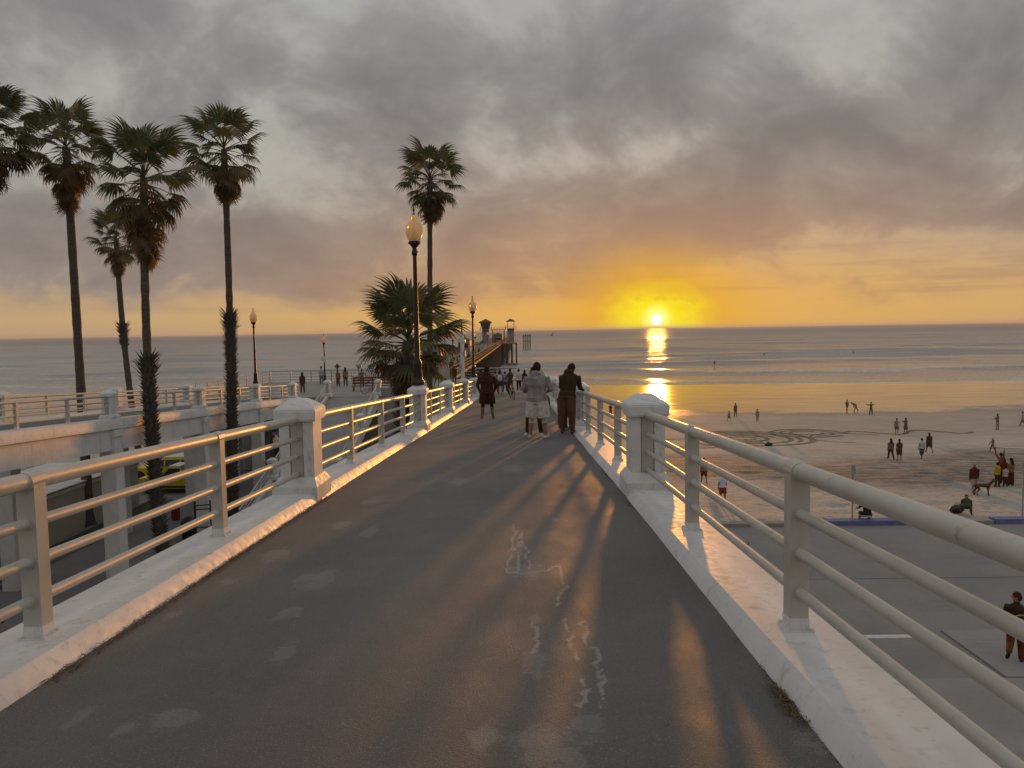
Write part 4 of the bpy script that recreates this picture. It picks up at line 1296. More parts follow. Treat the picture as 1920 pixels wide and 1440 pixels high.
# ================================================================== LEFT GROUND: building, vehicles, sign, bin
t = thing('flat_building', 'low cream building with white slatted roof under the white ramp', 'building', (-25.9, 34, Z_LOW))
b = MB(); b.box((0, 0, 1.25), (5.2, 23.5, 2.5)); b.build('wall', M_CREAM, t)
b = MB(); b.box((0, 0, 2.53), (5.3, 23.7, 0.06)); rf = b.build('roof', M_WOOD, t)
mb = MB(); mb.box((0, 0, 0), (5.5, 0.30, 0.06)); me = mb.mesh('roof_board', M_ROOFW)
for k in range(64):
    o = link('roof_board', me, rf, (random.uniform(-.03, .03), -11.6 + k * 0.368, 2.60 + random.uniform(-.006, .006)), (0, 0, random.uniform(-.012, .012)))
b = MB(); b.box((2.64, 0, 2.42), (0.06, 23.6, 0.16)); b.build('fascia', M_ROOFW, t)
b = MB()
rr = random.Random(5)
for k in range(90):
    px_, py_ = rr.gauss(0.7, 0.7), rr.gauss(1.0, 1.2)
    b.box((px_, py_, 2.645 + rr.uniform(0, .02)), (rr.uniform(.2, .6), 0.03, 0.015), rr.uniform(0, 3.1))
q = b.build('fallen_frond_litter', M_LITTER, t); q['kind'] = 'stuff'

def wheel_meshes():
    ty = MB(); ty.lathe([(0.24, -0.12), (0.34, -0.125), (0.385, -0.09), (0.39, 0.0), (0.385, 0.09), (0.34, 0.125), (0.24, 0.12)], 24)
    rm = MB(); rm.lathe([(0.245, -0.11), (0.25, -0.05), (0.18, 0.0), (0.06, 0.02)], 20)
    sp = MB()
    for k in range(8):
        a = k * math.pi / 4
        sp.box((0.145 * math.cos(a), 0.145 * math.sin(a), -0.085), (0.20, 0.045, 0.05), a)
    sp.lathe([(0.05, -0.12), (0.05, -0.06)], 10)
    return ty.mesh('tyre', M_TYRE, True), simple('dark_wheel_well', (0.01, 0.01, 0.01), 0.9), rm.mesh('rim', M_BLACK, True), sp.mesh('rim_spokes', M_RIM)
WT, M_WELL, WR, WS = wheel_meshes()
def truck(label, loc, rz, pickup, number=None):
    """length along x (front at -x), seen side on"""
    t = thing('lifeguard_truck' if pickup else 'off_road_car', label, 'truck' if pickup else 'car', loc, rz, 'yellow beach vehicles')
    W = 1.86; hw = W / 2
    L0, L1 = -2.55, 2.55
    def arch(cx):
        return [(cx + 0.50 * math.cos(a), 0.40 + 0.50 * math.sin(a)) for a in np.linspace(math.pi + 0.15, -0.15, 9)]
    low = [(L0, 0.50), (L0 + 0.12, 0.44)] + [(cx, z) for cx, z in arch(-1.62)] + [(cx, z) for cx, z in arch(1.55)] + [(L1 - 0.05, 0.48), (L1, 0.60), (L1, 1.06)]
    if pickup:
        low += [(0.55, 1.08), (0.50, 1.08), (-0.95, 1.08), (-2.35, 1.02), (L0, 0.92)]
    else:
        low += [(-0.95, 1.10), (-2.30, 1.06), (L0, 0.95)]
    b = MB(); b.prism(low, -hw, hw, 'y'); body = b.build('body', M_YELLOW, t)
    if pickup: cab = [(-1.00, 1.085), (-0.42, 1.72), (0.35, 1.74), (0.58, 1.085)]
    else: cab = [(-0.98, 1.105), (-0.55, 1.76), (2.30, 1.80), (2.53, 1.09)]
    vs = [(x, -hw + 0.06, z) if z < 1.3 else (x, -hw + 0.20, z) for x, z in cab] + [(x, hw - 0.06, z) if z < 1.3 else (x, hw - 0.20, z) for x, z in cab]
    b = MB(); b.add(vs, [(0, 1, 2, 3), (7, 6, 5, 4), (0, 4, 5, 1), (1, 5, 6, 2), (2, 6, 7, 3), (3, 7, 4, 0)]); b.build('cabin', M_YELLOW, t)
    b = MB(); b.box(((cab[1][0] + cab[2][0]) / 2, 0, cab[1][1] + 0.035), (cab[2][0] - cab[1][0], W - 0.42, 0.05)); b.build('roof', M_SIGNW, t)
    def pane(x0, x1, x2, x3):
        for s in (-1, 1):
            y0, y1 = s * (hw - 0.075 + 0.014), s * (hw - 0.175 + 0.014)
            b = MB(); vs = [(x0, y0, 1.16), (x1, y0, 1.16), (x2, y1, 1.62), (x3, y1, 1.62)]
            vs += [(x, y + s * -0.03, z) for x, y, z in vs]
            b.add(vs, [(0, 1, 2, 3), (4, 7, 6, 5), (0, 4, 5, 1), (1, 5, 6, 2), (2, 6, 7, 3), (3, 7, 4, 0)]); b.build('window', M_CARGLASS, t)
    if pickup: pane(-0.82, 0.42, 0.28, -0.42)
    else:
        pane(-0.82, 0.10, 0.10, -0.50); pane(0.20, 1.20, 1.20, 0.20); pane(1.30, 2.28, 2.16, 1.30)
    b = MB(); b.box((-2.57, 0, 0.62), (0.10, W - 0.1, 0.22)); b.build('bumper', M_BLACK, t)
    b = MB(); b.box((2.57, 0, 0.60), (0.10, W - 0.1, 0.22)); b.build('bumper', M_BLACK, t)
    b = MB()
    for s in (-1, 1): b.box((0, s * (hw + 0.01), 0.46), (2.2, 0.05, 0.12))
    b.build('sill_guard', M_BLACK, t)
    for s in (-1, 1):
        b = MB(); b.box((L1 + 0.005, s * (hw - 0.14), 0.92), (0.04, 0.2, 0.26)); b.build('tail_light', M_TAIL, t)
        b = MB(); b.box((L0 - 0.005, s * (hw - 0.25), 0.80), (0.04, 0.34, 0.16)); b.build('headlight', M_SIGNW, t)
        b = MB(); b.box((-0.10, s * (hw + 0.015), 0.98), (0.18, 0.03, 0.035)); b.build('door_handle', M_BLACK, t)
        b = MB(); b.box((-0.72, s * (hw + 0.10), 1.18), (0.10, 0.18, 0.15)); b.build('mirror', M_BLACK, t)
        for cx in (-1.62, 1.55):
            b = MB(); b.lathe([(0.47, -0.02), (0.47, 0.02)], 20); o = b.build('wheel_well', M_WELL, t, loc=(cx, s * (hw - 0.10), 0.42)); o.rotation_euler = (R(90), 0, 0)
            w = link('wheel', WT, t, (cx, s * (hw - 0.06), 0.39), (R(90) if s < 0 else R(-90), 0, 0))
            w.rotation_euler = (R(-90), 0, 0) if s < 0 else (R(90), 0, 0)
            link('rim', WR, w); link('spokes', WS, w)
    if pickup:
        b = MB(); b.box((1.5, 0, 1.22), (1.9, W - 0.5, 0.22)); b.build('rescue_gear', M_BLACK, t)
    if number:
        cu = bpy.data.curves.new('number', 'FONT'); cu.body = number; cu.size = 0.42; cu.extrude = 0.003
        tmp = bpy.data.objects.new('tmp_text', cu); COL.objects.link(tmp)
        dg = bpy.context.evaluated_depsgraph_get()
        me = bpy.data.meshes.new_from_object(tmp.evaluated_get(dg))
        bpy.data.objects.remove(tmp)
        me.materials.clear(); me.materials.append(M_SIGNW)
        o = link('number', me, t, (1.75, -hw + 0.052, 1.24), (R(77), 0, 0))
    return t
truck('yellow off-road car numbered 7 parked behind the palms', (-24.95, 53.2, Z_LOW), 0.0, False, '7')
truck('yellow pickup truck parked under the white ramp, nearer the palms', (-22.5, 49.7, Z_LOW), 0.0, True)
# notice board frame and litter bin by the palms
t = thing('notice_board', 'black framed notice board with white panel on the pavement', 'sign', (-15.6, 36.7, Z_LOW), 0.25)
for sx in (-0.36, 0.36):
    b = MB(); b.box((sx, 0, 1.05), (0.09, 0.09, 2.1)); b.box((sx, 0, 2.13), (0.12, 0.12, 0.05)); b.build('post', M_BLACK, t)
b = MB(); b.box((0, 0, 1.42), (0.62, 0.04, 0.62)); b.build('panel', M_SIGNW, t)
for zz in (0.35, 0.6, 0.85, 1.75, 1.95):
    b = MB(); b.box((0, 0, zz), (0.64, 0.05, 0.05)); b.build('cross_bar', M_BLACK, t)
t = thing('litter_bin', 'black domed litter bin beside the notice board', 'litter bin', (-16.75, 37.6, Z_LOW))
b = MB(); b.lathe([(0.27, 0.0), (0.31, 0.06), (0.34, 0.80), (0.36, 0.86), (0.34, 0.90)], 18); b.build('body', M_BLACK, t, smooth=True)
b = MB(); b.lathe([(0.37, 0.90), (0.36, 0.98), (0.25, 1.10), (0.12, 1.16), (0.02, 1.17)], 18); b.build('lid', M_BLACK, t, smooth=True)
t = thing('red_bin', 'small red bin standing near the foot of the palm', 'litter bin', (-19.3, 41.8, Z_LOW))
b = MB(); b.lathe([(0.18, 0.0), (0.22, 0.05), (0.25, 0.7), (0.27, 0.74)], 14); b.build('body', M_RED, t, smooth=True)
b = MB(); b.lathe([(0.275, 0.74), (0.26, 0.80), (0.05, 0.84)], 14); b.build('lid', M_RED, t, smooth=True)

# ---- things on the plaza
t = thing('bench_wall', 'long red-brown slatted bench at the head of the access ramp', 'bench', (-12.0, 61.5, Z_PLAZA))
for zz in (0.42, 0.62, 0.86, 1.06):
    b = MB(); b.box((0, 0.22 if zz > .5 else 0.0, zz), (3.3, 0.06 if zz > .5 else 0.5, 0.15 if zz > .5 else 0.06)); b.build('slat', M_REDWOOD, t)
for sx in (-1.5, 0, 1.5):
    b = MB(); b.box((sx, 0.16, 0.5), (0.09, 0.09, 1.0)); b.box((sx, -0.18, 0.2), (0.09, 0.09, 0.4)); b.build('leg', M_BLACK, t)
t = thing('red_viewer_post', 'slim red post with a dark hood on the plaza', 'post', (-16.95, 70.5, Z_PLAZA))
b = MB(); b.tube([(0, 0, 0), (0, 0, 1.55)], 0.10, 10); b.build('post', M_RED, t, smooth=True)
b = MB(); b.lathe([(0.26, 1.53), (0.30, 1.58), (0.12, 1.76), (0.10, 1.84), (0.02, 1.88)], 12); b.build('hood', M_BLACK, t, smooth=True)
t = thing('coin_telescope', 'grey coin telescope on a stand at the plaza railing', 'telescope', (-15.6, 73.4, Z_PLAZA))
b = MB(); b.tube([(0, 0, 0), (0, 0, 1.25)], [0.11, 0.08], 10); b.build('stand', M_GREYMETAL, t, smooth=True)
b = MB(); b.ball((0, 0, 1.52), (0.26, 0.30, 0.26), 12, 8); b.tube([(0, 0, 1.25), (0, 0, 1.4)], 0.12, 10); b.build('viewer_head', M_GREYMETAL, t, smooth=True)

# ---- bicycles
def bicycle(label, loc, rz, frame_col):
    t = thing('bicycle', label, 'bicycle', loc, rz, 'bicycles')
    fm = simple('bike_%d' % int(frame_col[0] * 999), frame_col, 0.4)
    for x in (-0.52, 0.52):
        w = MB(); w.tube([(0.33 * math.cos(a), 0, 0.33 * math.sin(a)) for a in np.linspace(0, 2 * math.pi, 25)], 0.018, 6, cap=False)
        o = w.build('wheel', M_TYRE, t, smooth=True, loc=(x, 0, 0.35))
        s = MB()
        for k in range(6):
            a = k * math.pi / 6
            s.tube([(0.32 * math.cos(a), 0, 0.32 * math.sin(a)), (-0.32 * math.cos(a), 0, -0.32 * math.sin(a))], 0.003, 4)
        s.tube([(0, -0.05, 0), (0, 0.05, 0)], 0.02, 8)
        s.build('spokes', M_GREYMETAL, o)
    f = MB()
    for a, c in (((-0.52, 0, .35), (-0.08, 0, .30)), ((-0.52, 0, .35), (-0.2, 0, .80)), ((-0.08, 0, .30), (-0.2, 0, .86)), ((-0.08, 0, .30), (0.36, 0, .76)), ((-0.2, 0, .78), (0.36, 0, .80)), ((0.52, 0, .35), (0.34, 0, .95))):
        f.tube([a, c], 0.018, 8)
    f.build('frame', fm, t, smooth=True)
    b = MB(); b.tube([(0.36, -0.28, 1.02), (0.33, -0.1, 0.99), (0.33, 0.1, 0.99), (0.36, 0.28, 1.02)], 0.014, 6); b.build('handlebar', M_BLACK, t, smooth=True)
    b = MB(); b.ball((-0.21, 0, 0.90), (0.14, 0.07, 0.035), 10, 6); b.build('saddle', M_BLACK, t, smooth=True)
    b = MB(); b.tube([(-0.08, 0.03, 0.30), (-0.02, 0.06, 0.16)], 0.012, 6); b.tube([(-0.08, -0.03, 0.30), (-0.14, -0.06, 0.44)], 0.012, 6); b.box((-0.02, 0.1, 0.15), (0.09, 0.07, 0.02)); b.box((-0.14, -0.1, 0.45), (0.09, 0.07, 0.02)); b.build('crank', M_BLACK, t)
    return t
bicycle('bicycle leaning at the plaza wall left of the short palm', (-11.6, 59.0, Z_PLAZA + 0.0), 0.3, (0.18, 0.17, 0.17))
bicycle('bicycle held upright by the person in brown among the strollers', (-0.55, 41.5, float(zd(41.5)) + 0.01), 1.75, (0.05, 0.04, 0.04))
bicycle('bicycle behind the walker with the pale backpack', (-1.75, 44.0, float(zd(44)) + 0.01), 1.5, (0.25, 0.20, 0.15))

# ---- beach sign poles
for k, (px, py) in enumerate(((1598, 981), (1917, 975))):
    p = at_z(px, py, Z_LOT); p.y = 33.7; p = at_y(px, 960, 33.7); 
    t = thing('sign_pole', ('thin pole with small sign beside the seated man', 'thin pole with small sign at the right edge of the picture')[k], 'pole', (p.x, 33.7, Z_LOT - 0.4), 0.0, 'thin poles along the beach kerb')
    b = MB(); b.tube([(0, 0, 0), (0, 0, 2.95)], 0.032, 8); b.build('pole', M_GREYMETAL, t, smooth=True)
    b = MB(); b.box((0, -0.045, 2.70), (0.18, 0.02, 0.42)); b.build('sign', M_GREYMETAL, t)
# ---- drawing raked in the sand: rings and a running curl
def zflat(x, y): return float(zsand(x, y)) + 0.03
t = MB()
def ribbon(pts, w):
    vs = []; fs = []
    for i, p in enumerate(pts):
        a = pts[max(0, i - 1)]; c = pts[min(len(pts) - 1, i + 1)]
        d = Vector((c[0] - a[0], c[1] - a[1])).normalized(); n = Vector((-d.y, d.x))
        for s in (-1, 1):
            x, y = p[0] + n.x * s * w / 2, p[1] + n.y * s * w / 2
            vs.append((x, y, zflat(x, y)))
    for i in range(len(pts) - 1):
        fs.append((2 * i, 2 * i + 1, 2 * i + 3, 2 * i + 2))
    t.add(vs, fs)
c1_ = at_sand(1392, 822); c2_ = at_sand(1512, 812); c3_ = at_sand(1600, 822); c4_ = at_sand(1290, 832)
def arc(c, r, a0, a1, n=60, ry=1.0):
    return [(c.x + r * math.cos(a), c.y + ry * r * math.sin(a)) for a in np.linspace(R(a0), R(a1), n)]
for r, a0, a1, w in ((6.6, -150, 120, .55), (5.5, -40, 200, .35), (4.6, -120, 170, .5), (3.4, 10, 300, .4), (2.4, -170, 120, .45), (1.3, 0, 330, .35)):
    ribbon(arc(c1_, r, a0, a1), w)
for r, a0, a1, w in ((3.6, 0, 320, .45), (2.6, -90, 190, .35), (1.6, 40, 360, .35)):
    ribbon(arc(c2_, r, a0, a1), w)
for r, a0, a1, w in ((3.8, 60, 330, .4), (2.4, 120, 400, .3)):
    ribbon(arc(c4_, r, a0, a1), w)
ribbon([(c2_.x + 3.6 + 0.35 * k, c2_.y + 1.6 * math.sin(k * 0.33) - 0.6) for k in range(38)], .45)
ribbon(arc(c3_, 4.0, 30, 250), .22)
ribbon([(c1_.x - 4 + .3 * k, c1_.y + 9.5 - .35 * k + .5 * math.sin(k * .8)) for k in range(14)], .3)
tag(t.build('sand_drawing', M_DSAND), 'large swirling rings raked dark into the beach sand', 'sand drawing')
# ---- small things lying about
p = at_sand(1441, 836)
t = thing('beach_bag', 'small dark bag left lying beside the sand drawing', 'bag', (p.x, p.y, float(zsand(p.x, p.y))))
b = MB(); b.ball((0, 0, 0.16), (0.38, 0.2, 0.19), 10, 7); b.build('bag_body', M_BLACK, t, smooth=True)
b = MB(); b.ball((-0.3, -0.05, 0.3), (0.14, 0.12, 0.10), 8, 6); b.build('towel_roll', M_SIGNW, t, smooth=True)
p = at_z(1401, 1030, Z_LOT)
t = thing('pigeon', 'dark pigeon standing on the empty parking lot', 'bird', (p.x, p.y, Z_LOT), 0.8)
b = MB(); b.tube([(-0.17, 0, .10), (-0.09, 0, .12), (0, 0, .13), (0.07, 0, .15), (0.10, 0, .20), (0.115, 0, .235), (0.15, 0, .23)], [.01, .035, .062, .055, .034, .030, .006], 8)
b.tube([(0, .02, .09), (.01, .02, 0)], .006, 5); b.tube([(0, -.02, .09), (.01, -.02, 0)], .006, 5); b.build('body', simple('pigeon_grey', (0.05, 0.05, 0.055), 0.7), t, smooth=True)
# dry litter caught against the right kerb, and along the left one
for k, (yy0, yy1, x0, x1, cnt, lab) in enumerate(((3.15, 3.95, XR - 0.22, XR - 0.02, 230, 'clump of dry leaf litter against the right kerb'), (3.8, 9.5, XL + 0.03, XL + 0.10, 1400, 'line of dry leaf litter along the left kerb'))):
    b = MB(); rr = random.Random(40 + k)
    for q in range(cnt):
        y = rr.uniform(yy0, yy1); x = rr.uniform(x0, x1)
        if k == 0: y = 3.5 + rr.gauss(0, 0.16); x = XR - 0.035 - abs(rr.gauss(0, 0.035))
        z = float(zd(y)) + 0.012 + rr.uniform(0.0, 0.006)
        L = rr.uniform(0.006, 0.02); a = rr.uniform(0, 6.28); w = rr.uniform(0.0015, 0.004)
        dx, dy = math.cos(a), math.sin(a)
        tz = rr.uniform(-.006, .012)
        b.add([(x - dx * L - dy * w, y - dy * L + dx * w, z), (x - dx * L + dy * w, y - dy * L - dx * w, z), (x + dx * L + dy * w, y + dy * L - dx * w, z + tz), (x + dx * L - dy * w, y + dy * L + dx * w, z + tz)], [(0, 1, 2, 3)])
    tag(b.build('leaf_litter', M_LITTER), lab, 'litter', kind='stuff')
# ---- sailing boats far out
def sailboat(label, px, py, Y, H, lean):
    p = at_y(px, py, Y)
    t = thing('sailing_boat', label, 'sailing boat', (p.x, Y, 0.0), 0.2, 'boats on the horizon')
    b = MB(); L = H * 0.42
    b.tube([(-L, 0, .6), (-L * .5, 0, .35), (0, 0, .3), (L * .6, 0, .4), (L * 1.05, 0, .75)], [(.3, .3), (H * .07, H * .05), (H * .085, H * .055), (H * .06, H * .05), (.05, .05)], 10); b.build('hull', M_WOOD, t, smooth=True)
    b = MB(); b.tube([(0, 0, 0.5), (lean * H, 0, H)], 0.12, 6); b.build('mast', M_WOOD, t)
    b = MB(); b.add([(0.2, 0.05, H * .12), (lean * H + .1, 0.05, H * .98), (-L * .8, 0.05, H * .14), (0.2, -.05, H * .12), (lean * H + .1, -.05, H * .98), (-L * .8, -.05, H * .14)], [(0, 1, 2), (5, 4, 3), (0, 3, 4, 1), (1, 4, 5, 2), (2, 5, 3, 0)]); b.build('sail', M_WOOD, t)
sailboat('leaning sailing boat on the horizon left of the sun', 1035, 616, 1500, 9.5, 0.45)
sailboat('tiny distant sailing boat on the horizon nearer the sun', 1086, 615, 3200, 8.0, 0.02)
# ================================================================== PEOPLE
SKIN = (0.33, 0.19, 0.12)
SKIN2 = (0.22, 0.12, 0.075)
DARKHAIR = (0.022, 0.014, 0.010)
BROWNHAIR = (0.07, 0.035, 0.018)
def rotX(v, a, o):
    d = v - o
    return o + Vector((d.x, d.y * math.cos(a) - d.z * math.sin(a), d.y * math.sin(a) + d.z * math.cos(a)))
def person(label, loc, heading, H, top, bottom, shoes=(0.05, 0.045, 0.04), skin=SKIN, hair=DARKHAIR, lean=0.0, legs=((0, 0, .04), (0, 0, .04)), arms=((0.05, .12, .15), (0.05, .12, .15)),
           sleeve=1.0, shorts=None, girth=1.0, hood=False, hair_kind='short', skirt=None, turn=0.0, nod=0.0, cap=None, fine=False, group=None, jacket=False, sink=0.0, fingers=False):
    """heading 0 = facing +Y. legs: (hip flex, knee flex, spread); arms: (raise forward, spread, elbow flex), left then right"""
    S = H
    root = Vector((0, 0, 0.525 * S))
    b = MB(); segs = []
    def seg(p, q, r0, r1, lab, split=None, lab2=None):
        segs.append((p, q, r0, r1, lab, split, lab2))
    def up(v): return rotX(v, -lean, root)
    # legs
    low = 1e9; ends = []
    for s, (hf, kf, ab) in zip((-1, 1), legs):
        hip = Vector((s * 0.052 * S, 0, 0.515 * S))
        d1 = Vector((s * math.sin(ab), math.sin(hf), -math.cos(hf))).normalized()
        knee = hip + d1 * 0.235 * S
        d2 = Vector((s * math.sin(ab) * .6, math.sin(hf - kf), -math.cos(hf - kf))).normalized()
        ank = knee + d2 * 0.235 * S
        fa = hf - kf
        toe = ank + Vector((s * 0.022 * S, 0.092 * S * math.cos(min(0, fa) * .8), 0.092 * S * math.sin(fa * .8 if fa < 0 else 0) - 0.022 * S))
        heel = ank + Vector((0, -0.028 * S, -0.022 * S))
        g = girth
        lr = [0.058 * g, 0.046 * g, 0.034, 0.034, 0.024]
        b.tube([hip + Vector((0, 0, .02 * S)), hip.lerp(knee, .5), knee, knee.lerp(ank, .35), ank], [r * S for r in lr], 10)
        if shorts is not None:
            k0 = hip.lerp(knee, min(1, shorts)) if shorts <= 1 else knee.lerp(ank, shorts - 1)
            b.tube([hip, k0], [0.066 * g * S, 0.060 * g * S], 10)
            seg(hip, k0, .066 * g * S, .060 * g * S, 'bottom')
            seg(k0, ank, .045 * S, .03 * S, 'skin')
        else:
            b.tube([hip, knee, knee.lerp(ank, .9)], [0.062 * g * S, 0.048 * g * S, 0.038 * S], 10)
            seg(hip, knee, .06 * S, .05 * S, 'bottom'); seg(knee, knee.lerp(ank, .95), .045 * S, .036 * S, 'bottom')
        b.tube([heel, ank.lerp(toe, .25) + Vector((0, 0, -0.004 * S)), ank.lerp(toe, .7), toe], [(0.022 * S, 0.022 * S), (0.026 * S, 0.028 * S), (0.028 * S, .021 * S), (0.018 * S, .013 * S)], 10)
        seg(heel, toe, .026 * S, .022 * S, 'shoe')
        low = min(low, toe.z - 0.016 * S, heel.z - 0.022 * S)
        ends.append(ank)
    # torso
    prof = [(.465, .082, .066), (.52, .094, .072), (.58, .090, .066), (.65, .089, .066), (.72, .097, .068), (.775, .104, .064), (.81, .094, .054), (.838, .055, .044)]
    pts = [up(Vector((0, (-0.012 if .7 < z < .8 else 0) * S, z * S))) for z, _, _ in prof]
    b.tube(pts, [(w * S * girth, d * S * girth * (1.06 if jacket else 1)) for _, w, d in prof], 14)
    hem = .50 if not jacket else .498
    if skirt:
        q = root - Vector((0, 0, skirt * S))
        b.tube([root + Vector((0, 0, .03 * S)), root.lerp(q, .5), q], [(.092 * S, .075 * S), (.105 * S, .09 * S), (.118 * S, .105 * S)], 14)
        seg(root, q, .1 * S, .11 * S, 'bottom')
    seg(up(Vector((0, 0, .60 * S))), up(Vector((0, 0, .80 * S))), .085 * S, .085 * S, 'top')
    seg(up(Vector((0, 0, hem * S))), up(Vector((0, 0, .60 * S))), .087 * S * girth, .085 * S, 'top')
    seg(Vector((0, 0, .46 * S)), Vector((0, 0, (hem - .02) * S)), .080 * S * girth, .085 * S, 'bottom')
    if jacket:
        b.tube([up(Vector((0, 0, hem * S))), up(Vector((0, 0, .55 * S)))], [(.098 * S * girth, .082 * S * girth)] * 2, 14)
    # neck and head
    nb = up(Vector((0, 0, .825 * S))); hc = up(Vector((0, .012 * S, .925 * S)))
    hr = Matrix.Rotation(-lean * .6 - nod, 3, 'X')
    hm = Matrix.Rotation(turn, 3, 'Z') @ hr
    hc = nb + Matrix.Rotation(-nod * .5, 3, 'X') @ (hc - nb)
    b.tube([nb, nb.lerp(hc, .75)], [.038 * S, .034 * S], 10)
    seg(nb.lerp(hc, .2), hc, .03 * S, .05 * S, 'skin')
    b.ball(hc, (.046 * S, .056 * S, .068 * S), 14, 10, mat=hm)
    b.ball(hc + hm @ Vector((0, .016 * S, -.03 * S)), (.036 * S, .040 * S, .042 * S), 12, 8, mat=hm)
    if fine:
        b.tube([hc + hm @ Vector((0, .050 * S, .012 * S)), hc + hm @ Vector((0, .068 * S, -.012 * S))], [.007 * S, .012 * S], 8)
        for s in (-1, 1): b.ball(hc + hm @ Vector((s * .046 * S, -.004 * S, -.006 * S)), (.008 * S, .014 * S, .020 * S), 8, 6, mat=hm)
    seg(hc, hc + hm @ Vector((0, .01 * S, -.03 * S)), .055 * S, .045 * S, 'skin')
    if hood:
        hb = nb + (up(Vector((0, -.045 * S, .845 * S))) - nb)
        b.ball(hb, (.070 * S, .046 * S, .046 * S), 12, 8)
        seg(hb - Vector((.03 * S, 0, 0)), hb + Vector((.03 * S, 0, 0)), .04 * S, .04 * S, 'top')
    # arms
    hands = []
    for s, arm in zip((-1, 1), arms):
        af, ab, ef = arm[:3]; inw = arm[3] if len(arm) > 3 else 0.0
        sh = up(Vector((s * .098 * S * (0.55 + .45 * girth), 0, .795 * S)))
        d1 = Vector((s * math.sin(ab), math.sin(af) * math.cos(ab), -math.cos(af) * math.cos(ab))).normalized()
        d1 = rotX(d1, -lean * 0.5, Vector((0, 0, 0)))
        el = sh + d1 * .165 * S
        d2 = Vector((s * math.sin(ab) * .5 - s * inw, math.sin(af + ef), -math.cos(af + ef))).normalized()
        d2 = rotX(d2, -lean * 0.5, Vector((0, 0, 0)))
        wr = el + d2 * .150 * S
        ha = wr + d2 * .055 * S
        k = 1.18 if jacket else 1.0
        b.tube([sh, sh.lerp(el, .5), el, el.lerp(wr, .3), wr], [.040 * S * k * girth ** .5, .034 * S * k, .029 * S * k, .028 * S * k, .020 * S], 10)
        if sleeve >= 1:
            seg(sh, el, .042 * S, .033 * S, 'top', 'arm'); seg(el, wr, .032 * S, .026 * S, 'top', 'arm')
        else:
            m_ = sh.lerp(el, sleeve * 1.6 if sleeve < .62 else 1)
            b.tube([sh, m_], [.046 * S, .043 * S], 10)
            seg(sh, m_, .045 * S, .043 * S, 'top', 'arm'); seg(m_, el, .03 * S, .028 * S, 'skin'); seg(el, wr, .028 * S, .02 * S, 'skin')
        sd = d2.cross(Vector((0, 0, 1)))
        sd = sd.normalized() if sd.length > .05 else Vector((1, 0, 0))
        b.tube([wr, ha - d2 * .02 * S, ha], [(.018 * S, .018 * S), (.024 * S, .016 * S), (.020 * S, .013 * S)], 8)
        seg(wr, ha, .022 * S, .02 * S, 'skin')
        if fingers:
            nrm = d2.cross(sd).normalized()
            for f in range(4):
                o = ha + sd * ((f - 1.5) * .0115 * S) - d2 * .006 * S
                L = (.038, .046, .044, .034)[f] * S
                m1 = o + d2 * L * .5 + nrm * L * .12; m2 = o + d2 * L * .85 + nrm * L * .42
                b.tube([o, m1, m2], [.0062 * S, .0056 * S, .0045 * S], 6); seg(o, m2, .006 * S, .005 * S, 'skin')
            o = wr + sd * .018 * S + d2 * .012 * S; m1 = o + sd * .014 * S + d2 * .018 * S; m2 = m1 + d2 * .02 * S
            b.tube([o, m1, m2], [.007 * S, .0065 * S, .005 * S], 6); seg(o, m2, .007 * S, .005 * S, 'skin')
        hands.append(ha)
    # weld into one continuous skin
    tmp = b.mesh('tmp_body', M_BLACK)
    ob = bpy.data.objects.new('tmp_body', tmp); COL.objects.link(ob)
    md = ob.modifiers.new('r', 'REMESH'); md.mode = 'VOXEL'; md.voxel_size = (0.0105 if fine else 0.0165) * S * (0.62 if fingers else 1.0); md.use_smooth_shade = True
    ms = ob.modifiers.new('s', 'SMOOTH'); ms.factor = 0.5; ms.iterations = 2 if fingers else 3
    dg = bpy.context.evaluated_depsgraph_get()
    me = bpy.data.meshes.new_from_object(ob.evaluated_get(dg))
    bpy.data.objects.remove(ob); bpy.data.meshes.remove(tmp)
    me.name = 'person'
    n = len(me.vertices)
    co = np.empty(n * 3, np.float32); me.vertices.foreach_get('co', co); co = co.reshape(-1, 3)
    nf = len(me.polygons); cen = np.empty(nf * 3, np.float32); me.polygons.foreach_get('center', cen); cen = cen.reshape(-1, 3)
    labs = ['skin', 'top', 'bottom', 'shoe']
    best = np.full(nf, 1e9); idx = np.zeros(nf, int); core = np.zeros(nf, bool)
    for (p, q, r0, r1, lab, kind_, _) in segs:
        p_ = np.array(p); d = np.array(q) - p_
        t = np.clip(((cen - p_) @ d) / (d @ d + 1e-9), 0, 1)
        dist = np.linalg.norm(cen - (p_ + t[:, None] * d), axis=1) - (r0 + (r1 - r0) * t)
        m = dist < best
        best[m] = dist[m]; idx[m] = labs.index(lab); core[m] = kind_ != 'arm'
    cy, cz = cen[:, 1], cen[:, 2] - root.z
    zb = np.where(cz > -0.03 * S, -cy * math.sin(-lean) + cz * math.cos(lean), cz) + root.z    # height with the bend taken out
    body = core & ((idx == 1) | (idx == 2))
    idx[body & (zb > hem * S)] = 1
    idx[body & (zb <= hem * S) & (idx == 1)] = 2
    me.materials.clear()
    for m in (cloth(skin), cloth(top), cloth(bottom), cloth(shoes)):
        me.materials.append(m)
    me.polygons.foreach_set('material_index', idx.astype(np.int32))
    me.polygons.foreach_set('use_smooth', np.ones(nf, bool))
    me.update()
    o = link('person', me, None, (loc[0], loc[1], loc[2] - low - sink), (0, 0, heading))
    tag(o, label, 'person', group)
    # hair or cap
    h = MB()
